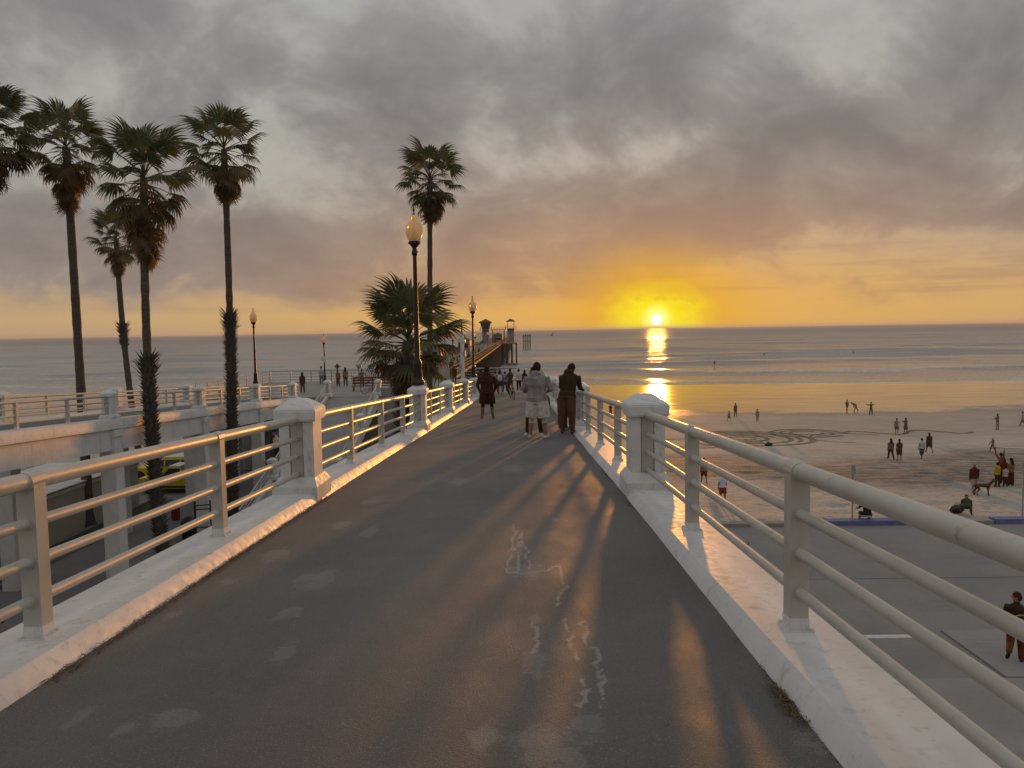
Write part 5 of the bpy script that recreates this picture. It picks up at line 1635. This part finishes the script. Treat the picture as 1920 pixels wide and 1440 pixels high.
    if hair_kind in ('short', 'long', 'bun'):
        vs = []; fs = []
        sg, rg = 16, 9
        for i in range(rg + 1):
            th = (math.pi * .5) * 1.16 * i / rg
            for k in range(sg):
                a = 2 * math.pi * k / sg
                back = (1 - math.sin(a)) / 2
                th2 = min(th * (0.62 + 0.72 * back), 2.2)
                rr_ = 1.10 + 0.03 * math.sin(k * 5.0 + i * 3.0)
                vs.append(hc + hm @ Vector((.0475 * S * rr_ * math.sin(th2) * math.cos(a), .0565 * S * rr_ * math.sin(th2) * math.sin(a) - .002 * S, .0685 * S * rr_ * math.cos(th2) + .002 * S)))
        for i in range(rg):
            for k in range(sg):
                a = i * sg + k; c = i * sg + (k + 1) % sg
                fs.append((a, a + sg, c + sg, c))
        fs.append(tuple(range(sg)))
        h.add(vs, fs)
        if hair_kind == 'long':
            h.tube([hc + hm @ Vector((0, -.030 * S, .03 * S)), hc + hm @ Vector((0, -.052 * S, -.03 * S)), nb + Vector((0, -.055 * S, .0)), up(Vector((0, -.072 * S, .75 * S)))], [(.045 * S, .02 * S), (.054 * S, .026 * S), (.056 * S, .022 * S), (.03 * S, .010 * S)], 10)
        if hair_kind == 'bun':
            h.ball(hc + hm @ Vector((0, -.045 * S, .055 * S)), .026 * S, 10, 7)
        h.build('hair', cloth(hair), o, smooth=True)
    if cap:
        c = MB(); prof = [(.052 * S, .008 * S), (.053 * S, .03 * S), (.045 * S, .056 * S), (.025 * S, .072 * S), (.004 * S, .076 * S)]
        vs = []; fs = []
        for r, z in prof:
            for k in range(14):
                a = 2 * math.pi * k / 14; vs.append(hc + hm @ Vector((r * math.cos(a), r * 1.15 * math.sin(a), z)))
        for i in range(len(prof) - 1):
            for k in range(14):
                a = i * 14 + k; d_ = i * 14 + (k + 1) % 14
                fs.append((a, d_, d_ + 14, a + 14))
        fs.append(tuple(range(14))[::-1]); fs.append(tuple((len(prof) - 1) * 14 + k for k in range(14)))
        c.add(vs, fs)
        c.box(hc + hm @ Vector((0, .075 * S, .016 * S)), (.07 * S, .06 * S, .008 * S), mat=hm)
        c.build('cap', cloth(cap), o, smooth=True)
    o['_tmp'] = 0
    del o['_tmp']
    return o, [Vector((q.x, q.y, q.z - low - sink)) for q in hands]
WALK = ((0.38, 0.10, .02), (-0.30, 0.35, .02))
WALK2 = ((-0.25, 0.30, .02), (0.34, 0.08, .02))
STAND = ((0.03, 0.03, .05), (-0.02, 0.02, .06))
WIDE = ((0.02, 0.02, .12), (0.02, 0.02, .14))
PHONE = ((0.9, .12, 1.25, .35), (0.9, .12, 1.25, .35))
DOWN = ((0.05, .12, .12), (-0.03, .12, .15))
SWING = ((0.35, .10, .35), (-0.30, .12, .25))
FOLD = ((0.35, .18, 1.55, .7), (0.35, .18, 1.5, .7))
POCK = ((-0.12, .32, .75, .25), (-0.12, .32, .75, .25))
def deckp(px, py): return at_deck(px, py)
def g_deck(x, y): return Vector((x, y, float(zd(y)) + 0.012))

# ---- on the footbridge
p = deckp(914, 786)
person('person in dark hoodie and knee shorts, alone at the left of the walkway', p + Vector((0, 0, .012)), 0.05, 1.74, (0.055, 0.020, 0.014), (0.050, 0.018, 0.012), (0.16, 0.08, 0.05), SKIN2, DARKHAIR, girth=1.32, shorts=.98, arms=((-0.10, .42, .85, .45), (-0.10, .42, .85, .45)), legs=WIDE, hood=True, jacket=True, fine=True, fingers=True)
p = deckp(1008, 823)
person('stout person in grey hooded sweatshirt and pale shorts seen from behind on the walkway', p + Vector((0, 0, .012)), -0.25, 1.76, (0.27, 0.245, 0.25), (0.54, 0.49, 0.44), (0.70, 0.68, 0.66), SKIN, (0.035, 0.016, 0.010), girth=1.42, shorts=1.02, arms=((-0.05, .48, 1.35, .75), (-0.05, .48, 1.35, .75)), legs=WIDE, hood=True, jacket=True, turn=-0.15, fine=True, fingers=True)
person('person in dark trousers mostly hidden behind the stout person in grey', g_deck(p.x - 0.05, p.y + 0.62), 2.9, 1.66, (0.30, 0.26, 0.25), (0.055, 0.030, 0.024), (0.62, 0.6, 0.58), SKIN, DARKHAIR, arms=FOLD, legs=WIDE, turn=0.2, fine=True)
p = deckp(1068, 828)
person('person in dark hooded jacket and brown trousers leaning on the right railing', Vector((1.10, 18.75, float(zd(18.75)) + .012)), -0.42, 1.80, (0.042, 0.026, 0.012), (0.12, 0.062, 0.045), (0.12, 0.08, 0.06), SKIN2, DARKHAIR, lean=0.42, girth=1.25, arms=((0.55, .25, 1.0, .35), (0.60, .10, 0.95, .2)), legs=STAND, hood=True, jacket=True, turn=-0.3, nod=0.15, fine=True, fingers=True)
person('person in white shirt beside the one leaning on the right railing', g_deck(1.06, 20.15), -0.9, 1.62, (0.62, 0.56, 0.56), (0.10, 0.07, 0.06), (0.3, .28, .26), SKIN, DARKHAIR, lean=0.25, arms=((0.7, .15, .8, .2), (0.7, .15, .8, .2)), legs=STAND, fine=True)
FAR = 'people strolling at the foot of the footbridge'
far = [  # px, feet py, heading, height, top, bottom, extras, label
    (938, 741, 0.0, 1.66, (0.07, 0.05, 0.04), (0.06, 0.035, 0.025), dict(legs=WALK, shorts=.5, hair_kind='long'), 'walker with long dark hair and pale backpack seen from behind'),
    (957, 739, 0.3, 1.76, (0.085, 0.045, 0.02), (0.08, 0.045, 0.02), dict(legs=STAND, arms=((0.5, .15, .6), (0.5, .15, .6))), 'person in brown holding a bicycle on the walkway'),
    (973, 734, 0.0, 1.72, (0.55, 0.48, 0.48), (0.07, 0.03, 0.015), dict(legs=WALK2), 'person in white shirt and dark trousers walking towards the pier'),
    (984, 733, -0.1, 1.64, (0.05, 0.028, 0.012), (0.06, 0.03, 0.015), dict(legs=WALK, hair_kind='long'), 'dark-haired person in black walking next to the white-shirted walker'),
    (930, 737, 0.2, 1.60, (0.30, 0.22, 0.24), (0.10, 0.05, 0.03), dict(legs=STAND), 'person in pink top half hidden behind the backpack walker'),
    (947, 736, -0.2, 1.58, (0.34, 0.20, 0.24), (0.07, 0.04, 0.03), dict(legs=WALK2), 'person in mauve top between the bicycle and the backpack walker'),
    (997, 730, 2.8, 1.75, (0.35, 0.26, 0.24), (0.08, 0.05, 0.04), dict(legs=STAND), 'taller person facing back among the strollers by the right railing'),
    (1007, 729, 2.9, 1.72, (0.42, 0.36, 0.35), (0.09, 0.06, 0.05), dict(legs=STAND), 'person in pale top furthest right among the strollers'),
    (902, 737, 0.1, 1.78, (0.075, 0.035, 0.015), (0.07, 0.035, 0.02), dict(legs=STAND), 'person in brown jacket just left of the dark-hooded person'),
]
for px, py, hd, H, tp, bt, kw, lab in far:
    p = deckp(px, py)
    person(lab, p + Vector((0, 0, .012)), hd, H, tp, bt, group=FAR, **kw)
p = deckp(938, 741)
t = thing('backpack', 'pale backpack worn by the long-haired walker', 'backpack', (p.x, p.y - 0.20, p.z + 1.0))
b = MB(); b.ball((0, 0, 0.14), (0.17, 0.10, 0.23), 12, 9); b.build('pack', cloth((0.55, 0.55, 0.58)), t, smooth=True)
b = MB(); b.box((0, -0.10, 0.08), (0.2, 0.05, 0.18)); b.build('pocket', cloth((0.42, 0.42, 0.46)), t)
p = deckp(1028, 764)
t = thing('rucksack', 'dark rucksack set down against the right kerb', 'rucksack', (0.99, p.y, float(zd(p.y)) + .01), 0.4)
b = MB(); b.ball((0, 0, 0.26), (0.20, 0.16, 0.28), 12, 9); b.build('pack', cloth((0.09, 0.06, 0.02)), t, smooth=True)
b = MB(); b.ball((0.02, -0.13, 0.18), (0.14, 0.08, 0.13), 10, 7); b.build('pocket', cloth((0.12, 0.08, 0.02)), t, smooth=True)
b = MB(); b.tube([(-.06, .02, .52), (-.03, .02, .60), (.03, .02, .60), (.06, .02, .52)], .012, 6); b.build('handle', M_BLACK, t, smooth=True)

# ---- on the plaza and the ramps
PLZ = 'people on the plaza'
plz = [(567, -17.2, 60.5, 1.66, (0.10, 0.05, 0.02), (0.09, 0.05, 0.03), dict(hair_kind='long'), 'person in long brown coat behind the white ramp, left on the plaza'),
       (603, -18.2, 70.0, 1.70, (0.40, 0.39, 0.38), (0.16, 0.15, 0.15), dict(), 'person in pale grey shirt next to the lamp on the plaza'),
       (634, -15.9, 67.0, 1.52, (0.20, 0.13, 0.06), (0.12, 0.07, 0.04), dict(cap=(0.30, 0.28, 0.27)), 'person in tan jacket and pale cap behind the red-brown bench'),
       (648, -15.2, 67.5, 1.68, (0.26, 0.18, 0.05), (0.12, 0.09, 0.06), dict(hair_kind='long'), 'long-haired person in mustard top behind the red-brown bench'),
       (679, -13.5, 66.0, 1.58, (0.22, 0.10, 0.09), (0.09, 0.06, 0.06), dict(arms=((0.6, .3, .5), (0.6, .5, .3))), 'person in dull red top standing by the bicycle on the plaza'),
       (852, -5.9, 68.0, 1.70, (0.085, 0.040, 0.015), (0.09, 0.05, 0.03), dict(cap=(0.5, 0.48, 0.47)), 'person in brown with pale hat beyond the lamp-post palm')]
for px, x, y, H, tp, bt, kw, lab in plz:
    q = at_y(px, 720, y)
    person(lab, (q.x, y, Z_PLAZA), 0.2 * math.sin(px), H, tp, bt, group=PLZ, legs=STAND, **kw)
for k, px in enumerate((225, 234)):
    q = at_y(px, 760, 84.0)
    person(('stroller in pale clothes on the far beach seen through the ramp railing', 'stroller in dark top on the far beach seen through the ramp railing')[k], (q.x, 84.0, float(zsand(q.x, 84.0))), 0.3, 1.7, ((0.4, .38, .36), (0.12, .1, .1))[k], (0.25, 0.22, 0.2), legs=WALK, shorts=.8)
for k, (px, y, hx) in enumerate(((889, 84, 0), (898, 92, 1), (880, 88, 2), (905, 112, 3), (893, 101, 4), (907, 128, 5), (912, 140, 6), (897, 96, 7))):
    q = at_y(px, 690, y)
    q.x = min(max(q.x, PX0 + .8), PX1 - .8)
    person(('person in brown nearest the shore on the pier', 'person in grey walking on the pier', 'person in pale top at the left side of the pier', 'small far person out on the pier', 'person in dark coat by the right pier rail', 'person in tan halfway along the visible pier', 'farthest person visible on the pier', 'person in pale jacket in the middle of the pier')[k], (q.x, y, Z_PLAZA - .05), 0.1 * k, 1.7, ((0.10, .06, .03), (0.2, .18, .17), (0.4, .36, .34), (0.08, .06, .05), (0.04, .03, .03), (0.2, .14, .08), (0.1, .08, .07), (0.4, .36, .33))[k], (0.06, .05, .05), legs=(STAND, WALK, STAND, WALK2)[k % 4], group='people out on the pier')

# ---- down on the left pavement
q = at_z(8, 1258, Z_LOW)
person('person in grey top passing below at the lower left', (q.x, q.y, Z_LOW), 2.4, 1.76, (0.22, 0.20, 0.21), (0.05, 0.02, 0.03), legs=WALK, arms=SWING, sleeve=.5, hair=(0.08, 0.02, 0.015))
q = at_z(122, 1252, Z_LOW)
person('dark-haired person passing below the kerb at the lower left', (q.x, q.y, Z_LOW), 1.2, 1.74, (0.12, 0.125, 0.11), (0.04, 0.04, 0.045), legs=WALK2, arms=SWING, hair_kind='long')

# ---- on the parking lot
q = at_z(1903, 1243, Z_LOT)
man, hands = person('person in dark T-shirt and rust trousers striding across the lot with a bag', (q.x, q.y, Z_LOT), -0.6, 1.86, (0.040, 0.028, 0.014), (0.135, 0.034, 0.012), (0.03, 0.018, 0.012), (0.36, 0.20, 0.14), (0.06, 0.018, 0.010), legs=((-0.42, 0.95, .03), (0.10, 0.05, .05)), arms=((0.2, .25, 1.25, .3), (0.15, .38, 1.35, .5)), sleeve=.42, turn=1.45, fine=True, fingers=True)
t = thing('shoulder_bag', 'round dark bag carried on the back of the striding person', 'bag', (q.x - 0.10, q.y - 0.24, Z_LOT + 1.12))
b = MB(); b.ball((0, 0, 0.06), (0.22, 0.11, 0.17), 14, 9); b.build('bag_body', cloth((0.035, 0.024, 0.014)), t, smooth=True)
b = MB(); b.tube([(0.24 * math.cos(a) - 0.02, -0.10, 0.06 + 0.20 * math.sin(a)) for a in np.linspace(0.6, 3.6, 14)], 0.014, 6); b.build('strap', cloth((0.45, 0.38, 0.22)), t, smooth=True)

# ---- seated on the kerb
q = at_y(1625, 975, 33.3)
person('person in black T-shirt and white shorts sitting on the blue kerb', (q.x, 33.25, Z_LOT - 0.12), -0.15, 1.76, (0.030, 0.016, 0.014), (0.50, 0.48, 0.46), (0.3, 0.28, 0.26), SKIN, DARKHAIR, lean=0.16, legs=((1.50, 1.45, .2), (1.45, 1.50, .18)), arms=((0.65, .35, .7), (0.6, .15, .9)), sleeve=.42, shorts=1.0, nod=.2, fine=True, girth=1.1)
q = at_sand(1812, 968)
person('crouching person in dark jacket and red cap at the beach kerb', (q.x, q.y, float(zsand(q.x, q.y))), -0.5, 1.6, (0.055, 0.05, 0.035), (0.05, 0.05, 0.05), lean=0.95, legs=((1.7, 2.3, .2), (1.5, 2.2, .2)), arms=((0.9, .2, .4), (0.9, .2, .4)), cap=(0.28, 0.02, 0.03), hair_kind='none')
q = at_sand(1794, 962)
t = thing('duffel_bag', 'dark bag beside the crouching person in the red cap', 'bag', (q.x, q.y, float(zsand(q.x, q.y))), 0.3)
b = MB(); b.ball((0, 0, 0.2), (0.42, 0.22, 0.22), 12, 8); b.build('bag_body', M_BLACK, t, smooth=True)
b = MB(); b.tube([(-.2, 0, .38), (-.1, 0, .5), (.1, 0, .5), (.2, 0, .38)], .015, 6); b.build('handle', M_BLACK, t, smooth=True)

# ---- on the beach: px, feet py, heading, height, top, bottom, extras, label
BEACH = 'people on the beach'
pp = [
    (1355, 943, 0.1, 1.72, (0.62, 0.64, 0.70), (0.24, 0.045, 0.030), dict(legs=STAND, shorts=.9, sleeve=.4), 'person in white shirt and red shorts seen through the right railing'),
    (1320, 906, 0.0, 1.66, (0.28, 0.17, 0.11), (0.16, 0.03, 0.02), dict(legs=WALK, shorts=.9, sleeve=.3), 'person in dark red shorts behind the pipes of the right railing'),
    (1145, 781, 0.0, 1.74, (0.10, 0.07, 0.05), (0.11, 0.08, 0.05), dict(legs=STAND, arms=FOLD), 'lone person standing on wet sand just right of the leaning person'),
    (1367, 790, 0.6, 1.30, (0.22, 0.17, 0.13), (0.15, 0.11, 0.08), dict(legs=WALK, shorts=.8), 'child walking on wet sand beside an adult'),
    (1379, 781, 0.2, 1.78, (0.17, 0.13, 0.10), (0.14, 0.11, 0.09), dict(legs=STAND), 'adult standing on wet sand beside the walking child'),
    (1420, 790, -0.2, 1.55, (0.34, 0.28, 0.24), (0.30, 0.24, 0.20), dict(legs=WALK2), 'person in pale clothes alone on wet sand right of the adult and child'),
    (1588, 771, -0.9, 1.62, (0.20, 0.16, 0.12), (0.20, 0.15, 0.11), dict(legs=WALK), 'slim person striding at the edge of the wet sand'),
    (1605, 771, 0.9, 1.62, (0.19, 0.14, 0.10), (0.22, 0.16, 0.12), dict(legs=WALK2, lean=1.15, arms=((0.2, .1, .2), (0.2, .1, .2))), 'person bending down at the edge of the wet sand'),
    (1633, 778, 0.1, 1.70, (0.17, 0.105, 0.02), (0.13, 0.085, 0.03), dict(legs=WIDE, arms=((0.4, 1.2, 1.6), (0.4, 1.2, 1.6)), jacket=True), 'person in ochre jacket with raised elbows taking a photo of the sea'),
    (1681, 814, -0.5, 1.66, (0.26, 0.21, 0.17), (0.15, 0.11, 0.08), dict(legs=STAND, shorts=.9, arms=((.1, .1, .1), (0.9, .3, .6))), 'person pointing right beside another on the damp sand'),
    (1698, 814, 0.1, 1.70, (0.15, 0.11, 0.08), (0.12, 0.09, 0.07), dict(legs=STAND, shorts=1.0, arms=PHONE), 'person holding up a phone on the damp sand'),
    (1670, 862, -0.1, 1.72, (0.20, 0.14, 0.12), (0.075, 0.040, 0.018), dict(legs=WALK, hair_kind='long', sleeve=.4), 'long-haired person in dark trousers walking with a partner towards the sea'),
    (1686, 864, 0.05, 1.70, (0.090, 0.055, 0.035), (0.080, 0.045, 0.022), dict(legs=STAND, shorts=.95, sleeve=.45, girth=1.1), 'person in brown T-shirt and shorts walking with a long-haired partner'),
    (1728, 860, -0.1, 1.64, (0.46, 0.46, 0.50), (0.07, 0.065, 0.07), dict(legs=WALK2, shorts=1.4, sleeve=.5, hair_kind='bun', girth=1.12), 'person in white T-shirt and dark leggings with hair in a bun'),
    (1742, 849, 0.0, 1.74, (0.075, 0.050, 0.025), (0.06, 0.045, 0.025), dict(legs=WALK, shorts=.95, girth=1.12, cap=(0.16, 0.12, 0.06)), 'person in dark clothes and brown cap ahead of the white T-shirt'),
    (1870, 806, 0.4, 1.72, (0.16, 0.13, 0.12), (0.30, 0.25, 0.23), dict(legs=STAND, arms=FOLD), 'lone person with folded arms far off on the damp sand at right'),
    (1861, 848, 0.3, 1.22, (0.24, 0.14, 0.10), (0.20, 0.12, 0.09), dict(legs=WALK, arms=((0.2, .6, .3), (0.5, .5, .4)), hair_kind='none', hood=True), 'small child in brown hooded suit walking on the sand'),
    (1917, 799, 1.2, 1.65, (0.34, 0.28, 0.25), (0.16, 0.12, 0.10), dict(legs=WALK), 'walker cut off by the right edge far down the beach'),
    (1826, 926, -0.05, 1.80, (0.075, 0.022, 0.012), (0.36, 0.29, 0.27), dict(legs=WALK2, girth=1.12, jacket=True, cap=(0.30, 0.26, 0.2), hair_kind='none', arms=((0.0, .12, .1), (0.1, .16, .15))), 'person in dark red jacket and pale trousers walking a brown dog'),
    (1870, 913, 0.25, 1.52, (0.42, 0.33, 0.012), (0.070, 0.030, 0.026), dict(legs=STAND, girth=1.0), 'child in bright yellow top in the group at right'),
    (1885, 913, 0.1, 1.28, (0.42, 0.38, 0.40), (0.055, 0.018, 0.012), dict(legs=STAND, skirt=.30, sleeve=.4), 'small child in white top in the middle of the group'),
    (1895, 911, 0.2, 1.72, (0.21, 0.12, 0.045), (0.070, 0.018, 0.012), dict(legs=STAND, skirt=.46, hair_kind='long'), 'person in long dark red skirt and tan top in the group'),
    (1881, 907, -0.1, 1.66, (0.14, 0.03, 0.018), (0.08, 0.02, 0.015), dict(legs=STAND, hair=(0.10, 0.02, 0.01), hair_kind='long'), 'red-haired person at the back of the group'),
    (1876, 900, 0.0, 1.76, (0.20, 0.09, 0.06), (0.10, 0.05, 0.04), dict(legs=STAND, arms=((2.6, .25, .5), (2.6, .25, .5))), 'person with raised arms carrying a white surfboard overhead'),
]
for px, py, hd, H, tp, bt, kw, lab in pp:
    q = at_sand(px, py)
    person(lab, (q.x, q.y, float(zsand(q.x, q.y))), hd, H, tp, bt, group=BEACH, **kw)
    if 'surfboard overhead' in lab:
        t = thing('surfboard', 'white surfboard carried overhead behind the group', 'surfboard', (q.x + 0.55, q.y, float(zsand(q.x, q.y)) + 2.06), 0.15)
        t.rotation_euler = (-0.12, 0.08, 0.12)
        b = MB(); b.tube([(-1.15, 0, 0.03), (-1.0, 0, 0), (-.5, 0, 0), (0, 0, 0), (.6, 0, .01), (1.0, 0, .04), (1.18, 0, .09)], [(.04, .01), (.16, .028), (.25, .033), (.27, .035), (.22, .030), (.11, .02), (.01, .006)], 12)
        b.build('board', M_SIGNW, t, smooth=True)
        b = MB(); b.prism([(-1.05, -.03), (-.90, -.03), (-1.08, -.16)], -.006, .006, 'y'); b.build('fin', M_BLACK, t)
# surfers sitting out in the waves
for k, (px, py) in enumerate(((1433, 667), (1340, 683), (1600, 664))):
    q = at_z(px, py, 0.3)
    t = thing('surfer', ('surfer sitting on a board in the waves, middle one', 'surfer sitting on a board nearest the sun glitter', 'surfer sitting on a board furthest right in the waves')[k], 'surfer', (q.x, q.y, 0.55), 0.4 * k, 'surfers out in the water')
    b = MB(); b.tube([(0, 0, -.1), (0, 0, .2), (0, .02, .55), (0, .02, .66), (0, .04, .74), (0, .05, .86), (0, .05, .95)], [.17, .17, .19, .08, .07, .11, .05], 10)
    for s in (-1, 1): b.tube([(s * .18, 0, .55), (s * .25, .1, .3), (s * .15, .3, .1)], [.06, .05, .04], 8); b.tube([(s * .1, 0, 0), (s * .22, .3, 0), (s * .26, .35, -.4)], [.09, .07, .05], 8)
    b.build('body', cloth((0.03, 0.03, 0.035)), t, smooth=True)
    b = MB(); b.tube([(0, -.9, .02), (0, -.5, -.03), (0, .3, -.03), (0, 1.0, .08)], [(.02, .02), (.22, .04), (.26, .04), (.02, .02)], 10); b.build('board', M_SIGNW, t, smooth=True)

# ---- the dog
q = at_sand(1843, 929)
def dog(label, loc, rz):
    b = MB()
    b.tube([(-.40, 0, .56), (-.30, 0, .58), (-.12, 0, .58), (.10, 0, .57), (.27, 0, .57), (.36, 0, .60)], [(.07, .07), (.115, .105), (.10, .10), (.125, .11), (.14, .115), (.08, .08)], 12)
    b.tube([(.30, 0, .62), (.42, 0, .74), (.50, 0, .83)], [.095, .075, .065], 10)
    b.ball((.53, 0, .85), (.085, .065, .07), 12, 8)
    b.tube([(.56, 0, .84), (.66, 0, .81), (.72, 0, .80)], [.052, .040, .028], 10)
    for s in (-1, 1):
        b.tube([(.50, s * .05, .90), (.47, s * .075, .95), (.45, s * .08, .90)], [.025, .022, .008], 6)
        dx = .05 * s
        b.tube([(.26, s * .085, .52), (.25 + dx * .4, s * .09, .33), (.27 + dx, s * .09, .16), (.27 + dx, s * .09, .03)], [.065, .042, .030, .026], 8)
        b.tube([(.27 + dx, s * .09, .025), (.33 + dx, s * .09, .018)], [.028, .020], 8)
        b.tube([(-.34, s * .085, .53), (-.27 - dx, s * .095, .36), (-.40 - dx, s * .09, .20), (-.38 - dx, s * .09, .03)], [.095, .062, .032, .026], 8)
        b.tube([(-.38 - dx, s * .09, .025), (-.31 - dx, s * .09, .018)], [.028, .020], 8)
    b.tube([(-.40, 0, .60), (-.52, 0, .50), (-.58, 0, .34), (-.62, 0, .26)], [.035, .026, .02, .008], 8)
    tmp = b.mesh('tmp', M_DOG); ob = bpy.data.objects.new('tmp', tmp); COL.objects.link(ob)
    md = ob.modifiers.new('r', 'REMESH'); md.mode = 'VOXEL'; md.voxel_size = 0.017; md.use_smooth_shade = True
    ms = ob.modifiers.new('s', 'SMOOTH'); ms.iterations = 2
    me = bpy.data.meshes.new_from_object(ob.evaluated_get(bpy.context.evaluated_depsgraph_get()))
    bpy.data.objects.remove(ob); bpy.data.meshes.remove(tmp)
    me.polygons.foreach_set('use_smooth', np.ones(len(me.polygons), bool))
    return tag(link('dog', me, None, loc, (0, 0, rz)), label, 'dog')
dog('brown short-haired dog standing on the sand beside its walker', (q.x, q.y, float(zsand(q.x, q.y))), -0.15)
